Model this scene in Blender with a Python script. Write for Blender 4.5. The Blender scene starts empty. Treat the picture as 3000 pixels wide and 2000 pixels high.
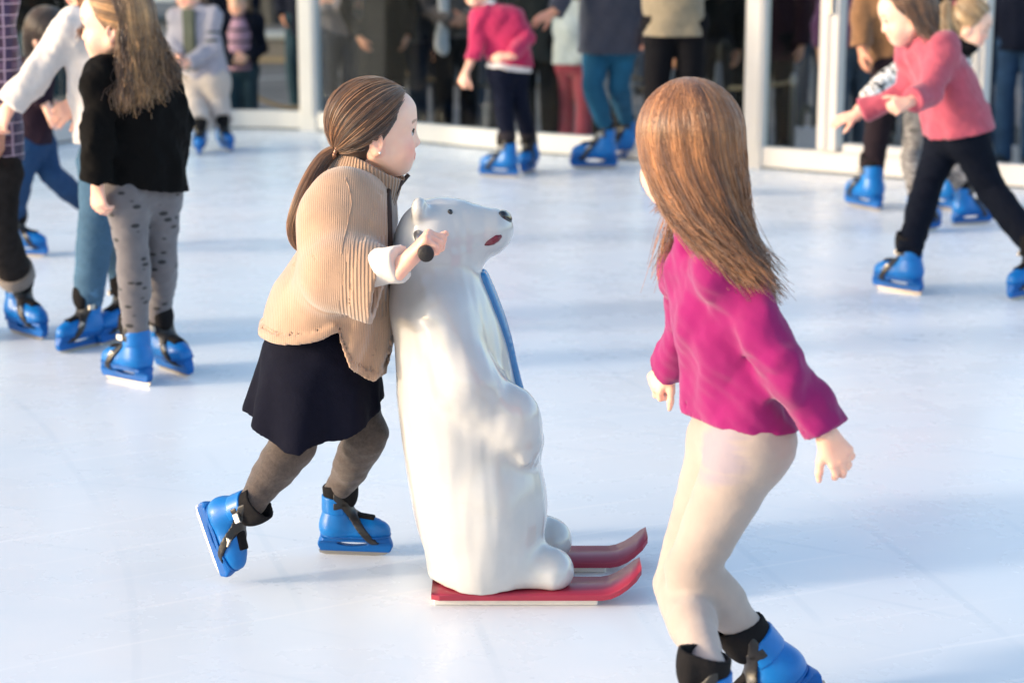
import bpy, math, random
import numpy as np
from mathutils import Matrix, Vector
R = math.radians
random.seed(7); RNG = np.random.default_rng(7)
SC = bpy.context.scene
COL = SC.collection
# ------------------------------------------------------------------ camera, sky, sun
PITCH, FPX, CAMZ = R(12.35), 6000.0, 1.65
cd = bpy.data.cameras.new('camera'); cam = bpy.data.objects.new('camera', cd); COL.objects.link(cam)
cam.location = (0, 0, CAMZ); cam.rotation_euler = (R(90) - PITCH, 0, 0)
cd.sensor_width = 36; cd.lens = 36 * FPX / 3000; cd.clip_end = 500; cd.clip_start = 0.05
cd.dof.use_dof = True; cd.dof.focus_distance = 4.85; cd.dof.aperture_fstop = 3.0
SC.camera = cam
SUN_EL, SUN_AZ = R(14), R(14)        # light travels towards +X and a little away from the camera
w = bpy.data.worlds.new('World'); SC.world = w; w.use_nodes = True
nt = w.node_tree; sky = nt.nodes.new('ShaderNodeTexSky'); sky.sky_type = 'NISHITA'
sky.sun_disc = False; sky.sun_elevation = SUN_EL; sky.sun_rotation = R(270) - SUN_AZ
sky.air_density = 1.0; sky.dust_density = 2.0
bg = nt.nodes['Background']; bg.inputs['Strength'].default_value = 0.15
nt.links.new(sky.outputs[0], bg.inputs[0])
sl = bpy.data.lights.new('sun', 'SUN'); sl.energy = 0.95; sl.angle = R(5); sl.color = (1.0, 0.85, 0.70)
so = bpy.data.objects.new('sun', sl); COL.objects.link(so)
_d = Vector((math.cos(SUN_EL) * math.cos(SUN_AZ), math.cos(SUN_EL) * math.sin(SUN_AZ), -math.sin(SUN_EL)))
so.rotation_euler = _d.to_track_quat('-Z', 'Y').to_euler(); so.location = (-20, -4, 12)
SC.view_settings.view_transform = 'Standard'; SC.view_settings.look = 'None'
SC.view_settings.exposure = 1.5; SC.view_settings.gamma = 1.0
# ------------------------------------------------------------------ picture <-> place helpers
CP, SP = math.cos(PITCH), math.sin(PITCH)
def V(*a): return np.array(a[0] if len(a) == 1 else a, dtype=float)
def ray(px, py):
    x, y = (px - 1500) / FPX, -(py - 1000) / FPX
    return V(x, CP + SP * y, -SP + CP * y)
def W(px, py, Y):
    d = ray(px, py); t = Y / d[1]; return V(d[0] * t, Y, CAMZ + d[2] * t)
def G(px, py, z=0.0):
    d = ray(px, py); t = (z - CAMZ) / d[2]; return V(d[0] * t, d[1] * t, z)
def ppm(Y, z=0.6): return FPX / (Y * CP + (CAMZ - z) * SP)
def nrm(v): v = np.asarray(v, float); return v / (np.linalg.norm(v) + 1e-12)
def lerp(a, b, t): return a + (b - a) * t
# ------------------------------------------------------------------ solid modelling on a grid
f4 = np.float32
class rcone:
    def __init__(s, a, b, ra, rb, sq=None, f=1.0):
        s.a, s.b, s.ra, s.rb, s.sq, s.f = V(a), V(b), ra, rb, (None if sq is None else nrm(sq)), f
        m = max(ra, rb) * max(1.0, f); s.lo = np.minimum(s.a, s.b) - m; s.hi = np.maximum(s.a, s.b) + m
    def __call__(s, x, y, z):
        ba = s.b - s.a; L = max(float(ba @ ba), 1e-12)
        px, py, pz = x - f4(s.a[0]), y - f4(s.a[1]), z - f4(s.a[2])
        h = np.clip((px * f4(ba[0]) + py * f4(ba[1]) + pz * f4(ba[2])) / f4(L), 0, 1)
        qx, qy, qz = px - h * f4(ba[0]), py - h * f4(ba[1]), pz - h * f4(ba[2])
        d2 = qx * qx + qy * qy + qz * qz
        if s.sq is not None:
            c = qx * f4(s.sq[0]) + qy * f4(s.sq[1]) + qz * f4(s.sq[2]); d2 = d2 + c * c * f4(1 / s.f ** 2 - 1)
        return np.sqrt(np.maximum(d2, 1e-12)) - (f4(s.ra) + h * f4(s.rb - s.ra))
class ell:
    def __init__(s, c, r, rot=None):
        s.c, s.r = V(c), V(r); s.rot = np.eye(3) if rot is None else np.asarray(rot, float)   # rows are the axes
        m = np.sqrt(((s.rot.T * s.r) ** 2).sum(1)); s.lo, s.hi = s.c - m, s.c + m
    def __call__(s, x, y, z):
        p = [x - f4(s.c[0]), y - f4(s.c[1]), z - f4(s.c[2])]
        k0 = k1 = 0
        for i in range(3):
            q = p[0] * f4(s.rot[i, 0]) + p[1] * f4(s.rot[i, 1]) + p[2] * f4(s.rot[i, 2]); q = q / f4(s.r[i])
            k0 = k0 + q * q; k1 = k1 + (q / f4(s.r[i])) ** 2
        k0 = np.sqrt(k0) + f4(1e-6); k1 = np.sqrt(k1) + f4(1e-6)
        return k0 * (k0 - 1) / k1
class loft:
    """upright body of elliptical sections: rows of (z, x0, x1, yc, b)"""
    def __init__(s, rows, pw=2.0):
        rows = sorted(rows); s.t = np.array(rows, float); s.pw = pw
        t = s.t; s.lo = V(t[:, 1].min(), (t[:, 3] - t[:, 4]).min(), t[0, 0]); s.hi = V(t[:, 2].max(), (t[:, 3] + t[:, 4]).max(), t[-1, 0])
        zf = np.linspace(t[0, 0], t[-1, 0], 400); cols = [np.interp(zf, t[:, 0], t[:, i]) for i in range(1, 5)]
        ker = np.hanning(31); ker /= ker.sum()
        s.zf = zf; s.c = [np.convolve(np.pad(c, 15, mode='reflect', reflect_type='odd'), ker, 'valid') for c in cols]
    def __call__(s, x, y, z):
        zz = np.asarray(z, float).ravel(); sh = np.shape(z)
        x0, x1, yc, b = [np.interp(zz, s.zf, c).reshape(sh).astype(f4) for c in s.c]
        a = np.maximum((x1 - x0) / 2, 0.004); b = np.maximum(b, 0.004)
        u, v = (x - (x0 + x1) / 2) / a, (y - yc) / b
        if s.pw == 2.0: k0 = np.sqrt(u * u + v * v) + f4(1e-6)
        else: k0 = (np.abs(u) ** f4(s.pw) + np.abs(v) ** f4(s.pw) + f4(1e-9)) ** f4(1 / s.pw)
        k1 = np.sqrt((u / a) ** 2 + (v / b) ** 2) + f4(1e-6); kk = np.sqrt(u * u + v * v) + f4(1e-6)
        d = (k0 - 1) * kk / k1
        return np.maximum(np.maximum(d, z - f4(s.t[-1, 0])), f4(s.t[0, 0]) - z)
class box:
    def __init__(s, c, r, rot=None, rd=0.003):
        s.c, s.r = V(c), V(r); s.rd = rd; s.rot = np.eye(3) if rot is None else np.asarray(rot, float)
        m = (np.abs(s.rot.T) * s.r).sum(1); s.lo, s.hi = s.c - m, s.c + m
    def __call__(s, x, y, z):
        p = [x - f4(s.c[0]), y - f4(s.c[1]), z - f4(s.c[2])]; o = 0; ins = None
        for i in range(3):
            q = np.abs(p[0] * f4(s.rot[i, 0]) + p[1] * f4(s.rot[i, 1]) + p[2] * f4(s.rot[i, 2])) - f4(s.r[i] - s.rd)
            o = o + np.maximum(q, 0) ** 2; ins = q if ins is None else np.maximum(ins, q)
        return np.sqrt(o) + np.minimum(ins, 0) - f4(s.rd)
class cutp:
    def __init__(s, p, pt, n): s.p, s.pt, s.n, s.lo, s.hi = p, V(pt), nrm(n), p.lo, p.hi
    def __call__(s, x, y, z):
        return np.maximum(s.p(x, y, z), (x - f4(s.pt[0])) * f4(s.n[0]) + (y - f4(s.pt[1])) * f4(s.n[1]) + (z - f4(s.pt[2])) * f4(s.n[2]))
class inter:
    def __init__(s, p, q): s.p, s.q = p, q; s.lo, s.hi = p.lo, p.hi
    def __call__(s, x, y, z): return np.maximum(s.p(x, y, z), s.q(x, y, z))
class off:
    """a solid grown by r and kept inside q"""
    def __init__(s, prims, r, k, slab):
        s.prims, s.r, s.k, s.slab = prims, r, k, slab
        s.lo = np.min([p.lo for p in prims], 0) - r; s.hi = np.max([p.hi for p in prims], 0) + r
    def __call__(s, x, y, z):
        d = None
        for p in s.prims:
            e = p(x, y, z); d = e if d is None else smin(d, e, s.k)
        return np.maximum(d - f4(s.r), s.slab(x, y, z))
def slab(p, n, t):
    p, n = V(p), nrm(n)
    return lambda x, y, z: np.abs((x - f4(p[0])) * f4(n[0]) + (y - f4(p[1])) * f4(n[1]) + (z - f4(p[2])) * f4(n[2])) - f4(t)
def plane(p, n):
    p, n = V(p), nrm(n)
    return lambda x, y, z: (x - f4(p[0])) * f4(n[0]) + (y - f4(p[1])) * f4(n[1]) + (z - f4(p[2])) * f4(n[2])
def smin(a, b, k):
    if k <= 0: return np.minimum(a, b)
    h = np.clip(f4(0.5) + f4(0.5 / k) * (b - a), 0, 1)
    return b + (a - b) * h - f4(k) * h * (1 - h)
def wrinkle(seed, amp, freq, stretch=(1, 1, 1), n=5):
    r = np.random.default_rng(seed); ks = r.normal(size=(n, 3)) * np.array(stretch) * freq; ph = r.uniform(0, 6.28, n)
    ks2 = r.normal(size=(n, 3)) * freq * 0.5
    def f(x, y, z):
        t = 0
        for i in range(n):
            a = f4(ks[i, 0]) * x + f4(ks[i, 1]) * y + f4(ks[i, 2]) * z + f4(ph[i])
            b = f4(ks2[i, 0]) * x + f4(ks2[i, 1]) * y + f4(ks2[i, 2]) * z
            t = t + np.sin(a + f4(1.3) * np.sin(b))
        return t * f4(amp / n ** 0.5)
    return f
def solid(ops, h, smooth=0):
    """ops: ('u'|'s', prim, k) | ('c', f) keep where f<0 | ('d', f) grow inwards by f | ('hollow', cutf, depth, t)"""
    us = [o[1] for o in ops if o[0] == 'u']
    lo = np.min([p.lo for p in us], 0) - 4 * h - 0.012; hi = np.max([p.hi for p in us], 0) + 4 * h + 0.012
    n = np.ceil((hi - lo) / h).astype(int) + 1
    ax = [(lo[i] + h * np.arange(n[i])).astype(f4) for i in range(3)]
    D = np.full(n, 0.5, f4); hol = None
    for o in ops:
        if o[0] in 'us' and len(o[0]) == 1:
            p, k = o[1], o[2]; pad = max(k, 3 * h) + 0.004
            i0 = np.clip(np.floor((p.lo - pad - lo) / h).astype(int), 0, n - 1); i1 = np.clip(np.ceil((p.hi + pad - lo) / h).astype(int) + 1, 1, n)
            if (i1 <= i0).any(): continue
            sl_ = tuple(slice(i0[i], i1[i]) for i in range(3))
            d = p(ax[0][sl_[0]][:, None, None], ax[1][sl_[1]][None, :, None], ax[2][sl_[2]][None, None, :])
            if o[0] == 'u': D[sl_] = smin(D[sl_], d, k)
            else: D[sl_] = -smin(-D[sl_], d, k)
        else:
            X, Y, Z = ax[0][:, None, None], ax[1][None, :, None], ax[2][None, None, :]
            if o[0] == 'c': D = np.maximum(D, o[1](X, Y, Z))
            elif o[0] == 'd': D = D + o[1](X, Y, Z)
            elif o[0] == 'hollow':
                c = o[1](X, Y, Z); core = np.maximum(D + f4(o[3]), -(c + f4(o[2]))); D = np.maximum(D, c); D = np.maximum(D, -core)
    v, f = snets(np.ascontiguousarray(D, f4), lo, h)
    return (laplace(v, f, smooth) if smooth else v), f
def snets(D, lo, h):
    I = D < 0; c = np.zeros(np.array(D.shape) - 1, np.uint8)
    for a in (0, 1):
        for b in (0, 1):
            for e in (0, 1): c += I[a:D.shape[0] - 1 + a, b:D.shape[1] - 1 + b, e:D.shape[2] - 1 + e]
    act = (c > 0) & (c < 8); idx = np.argwhere(act)
    vid = np.full(act.shape, -1, np.int32); vid[act] = np.arange(len(idx), dtype=np.int32)
    S = np.zeros((len(idx), 3)); N = np.zeros(len(idx))
    for ax in range(3):
        o = [i for i in range(3) if i != ax]
        for a in (0, 1):
            for b in (0, 1):
                o1 = np.zeros(3, int); o1[o[0]] = a; o1[o[1]] = b; o2 = o1.copy(); o2[ax] = 1
                p1, p2 = idx + o1, idx + o2
                v1, v2 = D[p1[:, 0], p1[:, 1], p1[:, 2]], D[p2[:, 0], p2[:, 1], p2[:, 2]]
                m = (v1 < 0) != (v2 < 0); t = np.where(m, v1 / np.where(m, v1 - v2, 1), 0)
                q = np.tile(o1.astype(float), (len(idx), 1)); q[:, ax] = t; S += q * m[:, None]; N += m
    v = lo + h * (idx + S / N[:, None]); fs = []
    for ax in range(3):
        o = [(ax + 1) % 3, (ax + 2) % 3]
        s1 = [slice(None)] * 3; s1[ax] = slice(0, -1); s2 = [slice(None)] * 3; s2[ax] = slice(1, None)
        A, B = I[tuple(s1)], I[tuple(s2)]; e = np.argwhere(A != B)
        for k in o: e = e[(e[:, k] >= 1) & (e[:, k] < D.shape[k] - 1)]
        inn = A[e[:, 0], e[:, 1], e[:, 2]]; cs = []
        for du, dv in ((-1, -1), (0, -1), (0, 0), (-1, 0)):
            g = e.copy(); g[:, o[0]] += du; g[:, o[1]] += dv; cs.append(vid[g[:, 0], g[:, 1], g[:, 2]])
        q = np.stack(cs, 1); q[~inn] = q[~inn][:, ::-1]; fs.append(q)
    return v, np.concatenate(fs)
def laplace(v, f, n, lam=0.5):
    a = f.ravel(); b = np.roll(f, -1, 1).ravel(); deg = np.bincount(a, minlength=len(v)) + np.bincount(b, minlength=len(v))
    for _ in range(n):
        s = np.stack([np.bincount(a, v[b, i], len(v)) + np.bincount(b, v[a, i], len(v)) for i in range(3)], 1)
        v = v + lam * (s / np.maximum(deg, 1)[:, None] - v)
    return v
# ------------------------------------------------------------------ Blender objects
def mesh_obj(name, v, f, mat, parent=None, base=None, smooth=True, col=None, mats=None):
    v = np.asarray(v, float); me = bpy.data.meshes.new(name)
    if base is not None: v = v - base
    if isinstance(f, np.ndarray):
        k = f.shape[1]; loops = f.ravel().astype(np.int32); starts = np.arange(len(f), dtype=np.int32) * k
    else:
        loops = np.array([i for q in f for i in q], np.int32); starts = np.cumsum([0] + [len(q) for q in f])[:-1].astype(np.int32)
    me.vertices.add(len(v)); me.vertices.foreach_set('co', v.astype(f4).ravel())
    me.loops.add(len(loops)); me.loops.foreach_set('vertex_index', loops)
    me.polygons.add(len(starts)); me.polygons.foreach_set('loop_start', starts)
    me.update(calc_edges=True); me.validate()
    me.polygons.foreach_set('use_smooth', np.full(len(me.polygons), smooth))
    if col is not None:
        ca = me.color_attributes.new('Col', 'FLOAT_COLOR', 'POINT'); c = np.ones((len(v), 4), f4); c[:, :3] = col; ca.data.foreach_set('color', c.ravel())
    me.materials.append(mat)
    o = bpy.data.objects.new(name, me); COL.objects.link(o)
    if parent is not None: o.parent = parent
    return o
def thing(name, label, cat, loc, group=None):
    o = bpy.data.objects.new(name, None); COL.objects.link(o); o.location = loc; o.empty_display_size = 0.1
    o['label'] = label; o['category'] = cat
    if group: o['group'] = group
    return o
def tag(o, label, cat, group=None):
    o['label'] = label; o['category'] = cat
    if group: o['group'] = group
    return o
def structure(o): o['kind'] = 'structure'; return o
class MB:
    """collects boxes and tubes into one mesh"""
    def __init__(s): s.v, s.f = [], []
    def add(s, v, f):
        n = len(s.v); s.v += [tuple(p) for p in v]; s.f += [tuple(i + n for i in q) for q in f]; return s
    def box(s, c, r, rot=None, bev=0.0):
        rot = np.eye(3) if rot is None else np.asarray(rot, float); pts, fc = [], []
        c, r = V(c), V(r)
        if bev <= 0:
            for sx in (-1, 1):
                for sy in (-1, 1):
                    for sz in (-1, 1): pts.append(c + (V(sx, sy, sz) * r) @ rot)
            fc = [(0, 1, 3, 2), (4, 6, 7, 5), (0, 4, 5, 1), (2, 3, 7, 6), (0, 2, 6, 4), (1, 5, 7, 3)]
        else:
            ring = []
            for (sx, sy) in ((1, 1), (-1, 1), (-1, -1), (1, -1)):
                a = V(sx * r[0], sy * (r[1] - bev)); b = V(sx * (r[0] - bev), sy * r[1])
                ring += [a, b] if sx * sy > 0 else [b, a]
            zs = [(-r[2], bev), (-r[2] + bev, 0), (r[2] - bev, 0), (r[2], bev)]
            for z, ins in zs:
                for p in ring:
                    q = p.copy(); q -= np.sign(p) * ins * 0.8; pts.append(c + V(q[0], q[1], z) @ rot)
            for i in range(3):
                for j in range(8): fc.append((i * 8 + j, i * 8 + (j + 1) % 8, (i + 1) * 8 + (j + 1) % 8, (i + 1) * 8 + j))
            fc.append(tuple(range(7, -1, -1))); fc.append(tuple(range(24, 32)))
        return s.add(pts, fc)
    def tube(s, pts, rad, n=10, cap=True):
        pts = [V(p) for p in pts]; m = len(pts); rad = [rad] * m if np.isscalar(rad) else rad; vs, fc = [], []
        u = None
        for i in range(m):
            t = nrm(pts[min(i + 1, m - 1)] - pts[max(i - 1, 0)])
            if u is None: u = nrm(np.cross(t, V(0.3, 0.1, 1) if abs(t[2]) < 0.9 else V(1, 0, 0)))
            u = nrm(u - t * (u @ t)); w_ = np.cross(t, u)
            for j in range(n):
                a = 2 * math.pi * j / n; vs.append(pts[i] + rad[i] * (u * math.cos(a) + w_ * math.sin(a)))
        for i in range(m - 1):
            for j in range(n): fc.append((i * n + j, i * n + (j + 1) % n, (i + 1) * n + (j + 1) % n, (i + 1) * n + j))
        if cap: fc.append(tuple(range(n - 1, -1, -1))); fc.append(tuple(range((m - 1) * n, m * n)))
        return s.add(vs, fc)
    def build(s, name, mat, parent=None, base=None, smooth=False): return mesh_obj(name, s.v, s.f, mat, parent, base, smooth)
def sphere(c, r, nu=16, nv=10):
    vs, fc = [], []
    for i in range(nv + 1):
        th = math.pi * i / nv
        for j in range(nu):
            ph = 2 * math.pi * j / nu; vs.append(V(c) + r * V(math.sin(th) * math.cos(ph), math.sin(th) * math.sin(ph), math.cos(th)))
    for i in range(nv):
        for j in range(nu): fc.append((i * nu + j, (i + 1) * nu + j, (i + 1) * nu + (j + 1) % nu, i * nu + (j + 1) % nu))
    return np.array(vs), np.array(fc)
def strands(paths, r0, r1, sides=3, tones=None, mid=None):
    """many thin tapering tubes as one mesh: paths (n, m, 3)"""
    P_ = np.asarray(paths, float); n, m, _ = P_.shape
    T = np.gradient(P_, axis=1); T /= np.linalg.norm(T, axis=2, keepdims=True) + 1e-9
    ref = RNG.normal(size=(n, 1, 3)); U = np.cross(T, ref); U /= np.linalg.norm(U, axis=2, keepdims=True) + 1e-9; B = np.cross(T, U)
    rr = np.linspace(r0, r1, m) if mid is None else np.interp(np.linspace(0, 1, m), [0, 0.5, 1], [r0, mid, r1])
    a = 2 * np.pi * np.arange(sides) / sides
    v = P_[:, :, None, :] + rr[None, :, None, None] * (U[:, :, None, :] * np.cos(a)[None, None, :, None] + B[:, :, None, :] * np.sin(a)[None, None, :, None])
    i = np.arange(n)[:, None, None] * m * sides + np.arange(m - 1)[None, :, None] * sides; j = np.arange(sides)[None, None, :]; j2 = (j + 1) % sides
    f = np.stack([i + j, i + j2, i + sides + j2, i + sides + j], -1).reshape(-1, 4)
    tn = RNG.uniform(0, 1, n) if tones is None else np.asarray(tones)
    col = np.repeat(tn, m * sides)
    return v.reshape(-1, 3), f, col
# ------------------------------------------------------------------ materials
def new_mat(name):
    m = bpy.data.materials.new(name); m.use_nodes = True; nt = m.node_tree; return m, nt, nt.nodes['Principled BSDF']
def N(nt, t, **kw):
    n = nt.nodes.new('ShaderNode' + t)
    for k, v in kw.items(): setattr(n, k, v)
    return n
def lk(nt, a, b): nt.links.new(a, b)
def coords(nt, scale=(1, 1, 1), rot=(0, 0, 0)):
    tc = N(nt, 'TexCoord'); mp = N(nt, 'Mapping'); mp.inputs['Scale'].default_value = scale; mp.inputs['Rotation'].default_value = rot
    lk(nt, tc.outputs['Object'], mp.inputs['Vector']); return mp.outputs[0]
def noise(nt, vec, scale, detail=3, rough=0.5):
    n = N(nt, 'TexNoise'); n.inputs['Scale'].default_value = scale; n.inputs['Detail'].default_value = detail; n.inputs['Roughness'].default_value = rough
    lk(nt, vec, n.inputs['Vector']); return n.outputs['Fac']
def ramp(nt, fac, stops):
    r = N(nt, 'ValToRGB'); e = r.color_ramp.elements
    while len(e) < len(stops): e.new(0.5)
    for i, (p, c) in enumerate(stops): e[i].position = p; e[i].color = (*c, 1)
    lk(nt, fac, r.inputs[0]); return r.outputs[0]
def mixc(nt, fac, a, b, blend='MIX'):
    m = N(nt, 'Mix', data_type='RGBA', blend_type=blend)
    for s_, i in ((fac, 0), (a, 6), (b, 7)):
        if hasattr(s_, 'is_output'): lk(nt, s_, m.inputs[i])
        else: m.inputs[i].default_value = s_ if i == 0 else (*s_, 1)
    return m.outputs[2]
def bump(nt, bs, hgt, strength, dist=0.001, chain=None):
    b = N(nt, 'Bump'); b.inputs['Strength'].default_value = strength; b.inputs['Distance'].default_value = dist
    lk(nt, hgt, b.inputs['Height'])
    if chain is not None: lk(nt, chain, b.inputs['Normal'])
    lk(nt, b.outputs[0], bs.inputs['Normal']); return b.outputs[0]
def sheen(bs, w_=0.25):
    bs.inputs['Sheen Weight'].default_value = w_; bs.inputs['Sheen Roughness'].default_value = 0.5
def fabric(name, c, rough=0.9, var=0.12, sc=1.0, wool=0.3):
    m, nt, bs = new_mat(name); v = coords(nt); c = V(c)
    n1 = noise(nt, v, 26 * sc, 4, 0.6)
    lk(nt, ramp(nt, n1, [(0.3, tuple(c * (1 - var))), (0.7, tuple(np.minimum(c * (1 + var), 1)))]), bs.inputs['Base Color'])
    bs.inputs['Roughness'].default_value = rough; sheen(bs, wool if c.max() > .05 else 0.0); bs.inputs['Specular IOR Level'].default_value = .3 if c.max() > .05 else .12
    b1 = bump(nt, bs, noise(nt, v, 60 * sc, 4, 0.6), 0.35, 0.004); bump(nt, bs, noise(nt, v, 420 * sc, 2), 0.3, 0.001, b1)
    return m
def denim(name, c, fade=1.6):
    m, nt, bs = new_mat(name); v = coords(nt); c = V(c)
    n1 = noise(nt, v, 9, 4, 0.6); n2 = noise(nt, coords(nt, (260, 260, 60)), 1.0, 2)
    a = ramp(nt, n1, [(0.35, tuple(c * 0.75)), (0.6, tuple(c)), (0.8, tuple(np.minimum(c * fade, 1)))])
    lk(nt, mixc(nt, 0.25, a, ramp(nt, n2, [(0.3, tuple(c * 0.6)), (0.75, tuple(np.minimum(c * 1.9, 1)))])), bs.inputs['Base Color'])
    bs.inputs['Roughness'].default_value = 0.85; bs.inputs['Specular IOR Level'].default_value = .25
    b1 = bump(nt, bs, noise(nt, v, 45, 3), 0.4, 0.005); bump(nt, bs, n2, 0.2, 0.001, b1); return m
def plain(name, c, rough=0.5, metal=0.0, coat=0.0, var=0.06, sc=20, bmp=0.0, spec=0.5):
    m, nt, bs = new_mat(name); v = coords(nt); c = V(c)
    n1 = noise(nt, v, sc, 5, 0.6)
    lk(nt, ramp(nt, n1, [(0.3, tuple(c * (1 - var))), (0.7, tuple(np.minimum(c * (1 + var), 1)))]), bs.inputs['Base Color'])
    rr = N(nt, 'MapRange'); lk(nt, noise(nt, v, sc * 2.3, 4), rr.inputs[0]); rr.inputs[3].default_value = max(rough - 0.08, 0.02); rr.inputs[4].default_value = min(rough + 0.1, 1)
    lk(nt, rr.outputs[0], bs.inputs['Roughness']); bs.inputs['Metallic'].default_value = metal; bs.inputs['Coat Weight'].default_value = coat; bs.inputs['Coat Roughness'].default_value = 0.08
    bs.inputs['Specular IOR Level'].default_value = spec
    if bmp: bump(nt, bs, noise(nt, v, sc * 4, 3), bmp, 0.002)
    return m
def skin_mat(name, c):
    m, nt, bs = new_mat(name); at = N(nt, 'Attribute', attribute_name='Col'); v = coords(nt)
    cc = mixc(nt, 1.0, tuple(c), at.outputs['Color'], 'MULTIPLY')
    lk(nt, mixc(nt, 0.12, cc, ramp(nt, noise(nt, v, 60, 4), [(0.35, tuple(V(c) * V(.85, .6, .55))), (0.65, tuple(c))])), bs.inputs['Base Color'])
    bs.inputs['Roughness'].default_value = 0.48; bs.inputs['Subsurface Weight'].default_value = 0.25
    bs.inputs['Subsurface Radius'].default_value = (0.012, 0.005, 0.003); bs.inputs['Subsurface Scale'].default_value = 0.5
    bump(nt, bs, noise(nt, v, 500, 2), 0.08, 0.0006); return m
def hair_mat(name, dark, light):
    m, nt, bs = new_mat(name); at = N(nt, 'Attribute', attribute_name='Col')
    v = coords(nt); f = N(nt, 'Math', operation='MULTIPLY_ADD'); lk(nt, noise(nt, v, 35, 3), f.inputs[0]); f.inputs[1].default_value = 0.5
    lk(nt, at.outputs['Fac'], f.inputs[2]); g = N(nt, 'Math', operation='SUBTRACT'); lk(nt, f.outputs[0], g.inputs[0]); g.inputs[1].default_value = 0.25
    lk(nt, ramp(nt, g.outputs[0], [(0.15, tuple(dark)), (0.62, tuple(lerp(V(dark), V(light), 0.36))), (1.0, tuple(light))]), bs.inputs['Base Color'])
    bs.inputs['Roughness'].default_value = 0.38; bs.inputs['Specular IOR Level'].default_value = 0.6; sheen(bs, 0.3); return m
# ================================================================== the place: ice, paving, barrier
def ice_mat():
    m, nt, bs = new_mat('rink_ice'); v = coords(nt)
    big = noise(nt, coords(nt, (0.55, 0.9, 1), (0, 0, 0.5)), 1.3, 4, 0.55)
    base = ramp(nt, big, [(0.33, (0.70, 0.755, 0.80)), (0.5, (0.755, 0.785, 0.81)), (0.68, (0.79, 0.795, 0.80))])
    s1 = noise(nt, coords(nt, (3.0, 70, 1), (0, 0, 0.12)), 1.0, 4, 0.7); s2 = noise(nt, coords(nt, (90, 4.0, 1), (0, 0, 0.5)), 1.0, 4, 0.7)
    base = mixc(nt, ramp(nt, s1, [(0.62, (0, 0, 0)), (0.72, (.4,) * 3)]), base, (0.86, 0.86, 0.86))
    base = mixc(nt, ramp(nt, s2, [(0.70, (0, 0, 0)), (0.76, (.22,) * 3)]), base, (0.60, 0.68, 0.75))
    for rot_, wv_ in ((.35, 7.0), (1.1, 5.0), (-.6, 9.0)):          # long curved blade cuts
        ww = N(nt, 'TexWave', wave_type='RINGS', rings_direction='Z'); ww.inputs['Scale'].default_value = wv_ * .16; ww.inputs['Distortion'].default_value = 2.2; ww.inputs['Detail'].default_value = 3; ww.inputs['Detail Scale'].default_value = .35
        mp = N(nt, 'Mapping'); mp.inputs['Location'].default_value = (rot_ * 9, 3 - rot_ * 5, 0); lk(nt, v, mp.inputs['Vector']); lk(nt, mp.outputs[0], ww.inputs['Vector'])
        mk = N(nt, 'Math', operation='MULTIPLY'); lk(nt, ramp(nt, ww.outputs['Fac'], [(.988, (0, 0, 0)), (.997, (.5,) * 3)]), mk.inputs[0]); lk(nt, ramp(nt, noise(nt, coords(nt, (1, 1, 1), (0, 0, rot_)), 1.1, 3), [(.48, (0, 0, 0)), (.62, (1, 1, 1))]), mk.inputs[1])
        base = mixc(nt, mk.outputs[0], base, (.62, .68, .73) if rot_ > 0 else (.88, .88, .88))
    lk(nt, base, bs.inputs['Base Color'])
    rr = N(nt, 'MapRange'); lk(nt, noise(nt, v, 3.0, 5, 0.65), rr.inputs[0]); rr.inputs[1].default_value = 0.3; rr.inputs[2].default_value = 0.7; rr.inputs[3].default_value = 0.20; rr.inputs[4].default_value = 0.36
    lk(nt, rr.outputs[0], bs.inputs['Roughness']); bs.inputs['IOR'].default_value = 1.31; bs.inputs['Specular IOR Level'].default_value = .28
    b1 = bump(nt, bs, noise(nt, v, 2.2, 3), 0.05, 0.01); bump(nt, bs, s1, 0.12, 0.0015, b1)
    return m
def paving_mat():
    m, nt, bs = new_mat('grey_paving'); v = coords(nt)
    br = N(nt, 'TexBrick'); br.inputs['Scale'].default_value = 1.0; br.inputs['Brick Width'].default_value = 0.4; br.inputs['Row Height'].default_value = 0.2
    br.inputs['Mortar Size'].default_value = 0.006; br.inputs['Color1'].default_value = (0.125, 0.112, 0.108, 1); br.inputs['Color2'].default_value = (0.165, 0.148, 0.142, 1); br.inputs['Mortar'].default_value = (0.06, 0.055, 0.055, 1)
    mp = N(nt, 'Mapping'); mp.inputs['Rotation'].default_value = (0, 0, 0.55); lk(nt, v, mp.inputs['Vector']); lk(nt, mp.outputs[0], br.inputs['Vector'])
    n1 = noise(nt, v, 0.8, 5, 0.65)
    lk(nt, mixc(nt, 1.0, br.outputs['Color'], ramp(nt, n1, [(0.3, (.6, .6, .62)), (0.7, (1.25, 1.2, 1.18))]), 'MULTIPLY'), bs.inputs['Base Color'])
    bs.inputs['Roughness'].default_value = 0.75; bump(nt, bs, noise(nt, v, 60, 3), 0.3, 0.003); return m
M_WHITE = plain('white_barrier_paint', (0.64, 0.615, 0.595), 0.35, var=0.03, sc=6)
M_DARKLINE = plain('dark_rubber', (0.03, 0.04, 0.04), 0.7)
M_BASE = [(-900, 640), (-400, 520), (-150, 468), (146, 427), (221, 413), (330, 398), (450, 387), (580, 380), (700, 377.5), (820, 379), (947, 384.5), (1100, 405), (1300, 427), (1450, 443), (1800, 466), (2168, 488), (2500, 515), (2740, 533), (3000, 553), (3400, 584), (4200, 650)]
def base_py(px):
    return float(np.interp(px, [a for a, _ in M_BASE], [b for _, b in M_BASE]))
def edge(px): return G(px, base_py(px))
EDGE = [edge(px) for px in np.concatenate([np.linspace(-900, 300, 40), np.linspace(330, 1100, 60), np.linspace(1140, 4200, 40)])]
E = np.array(EDGE)[:, :2]
for _ in range(6): E[1:-1] = E[1:-1] * 0.5 + (E[:-2] + E[2:]) * 0.25
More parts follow.
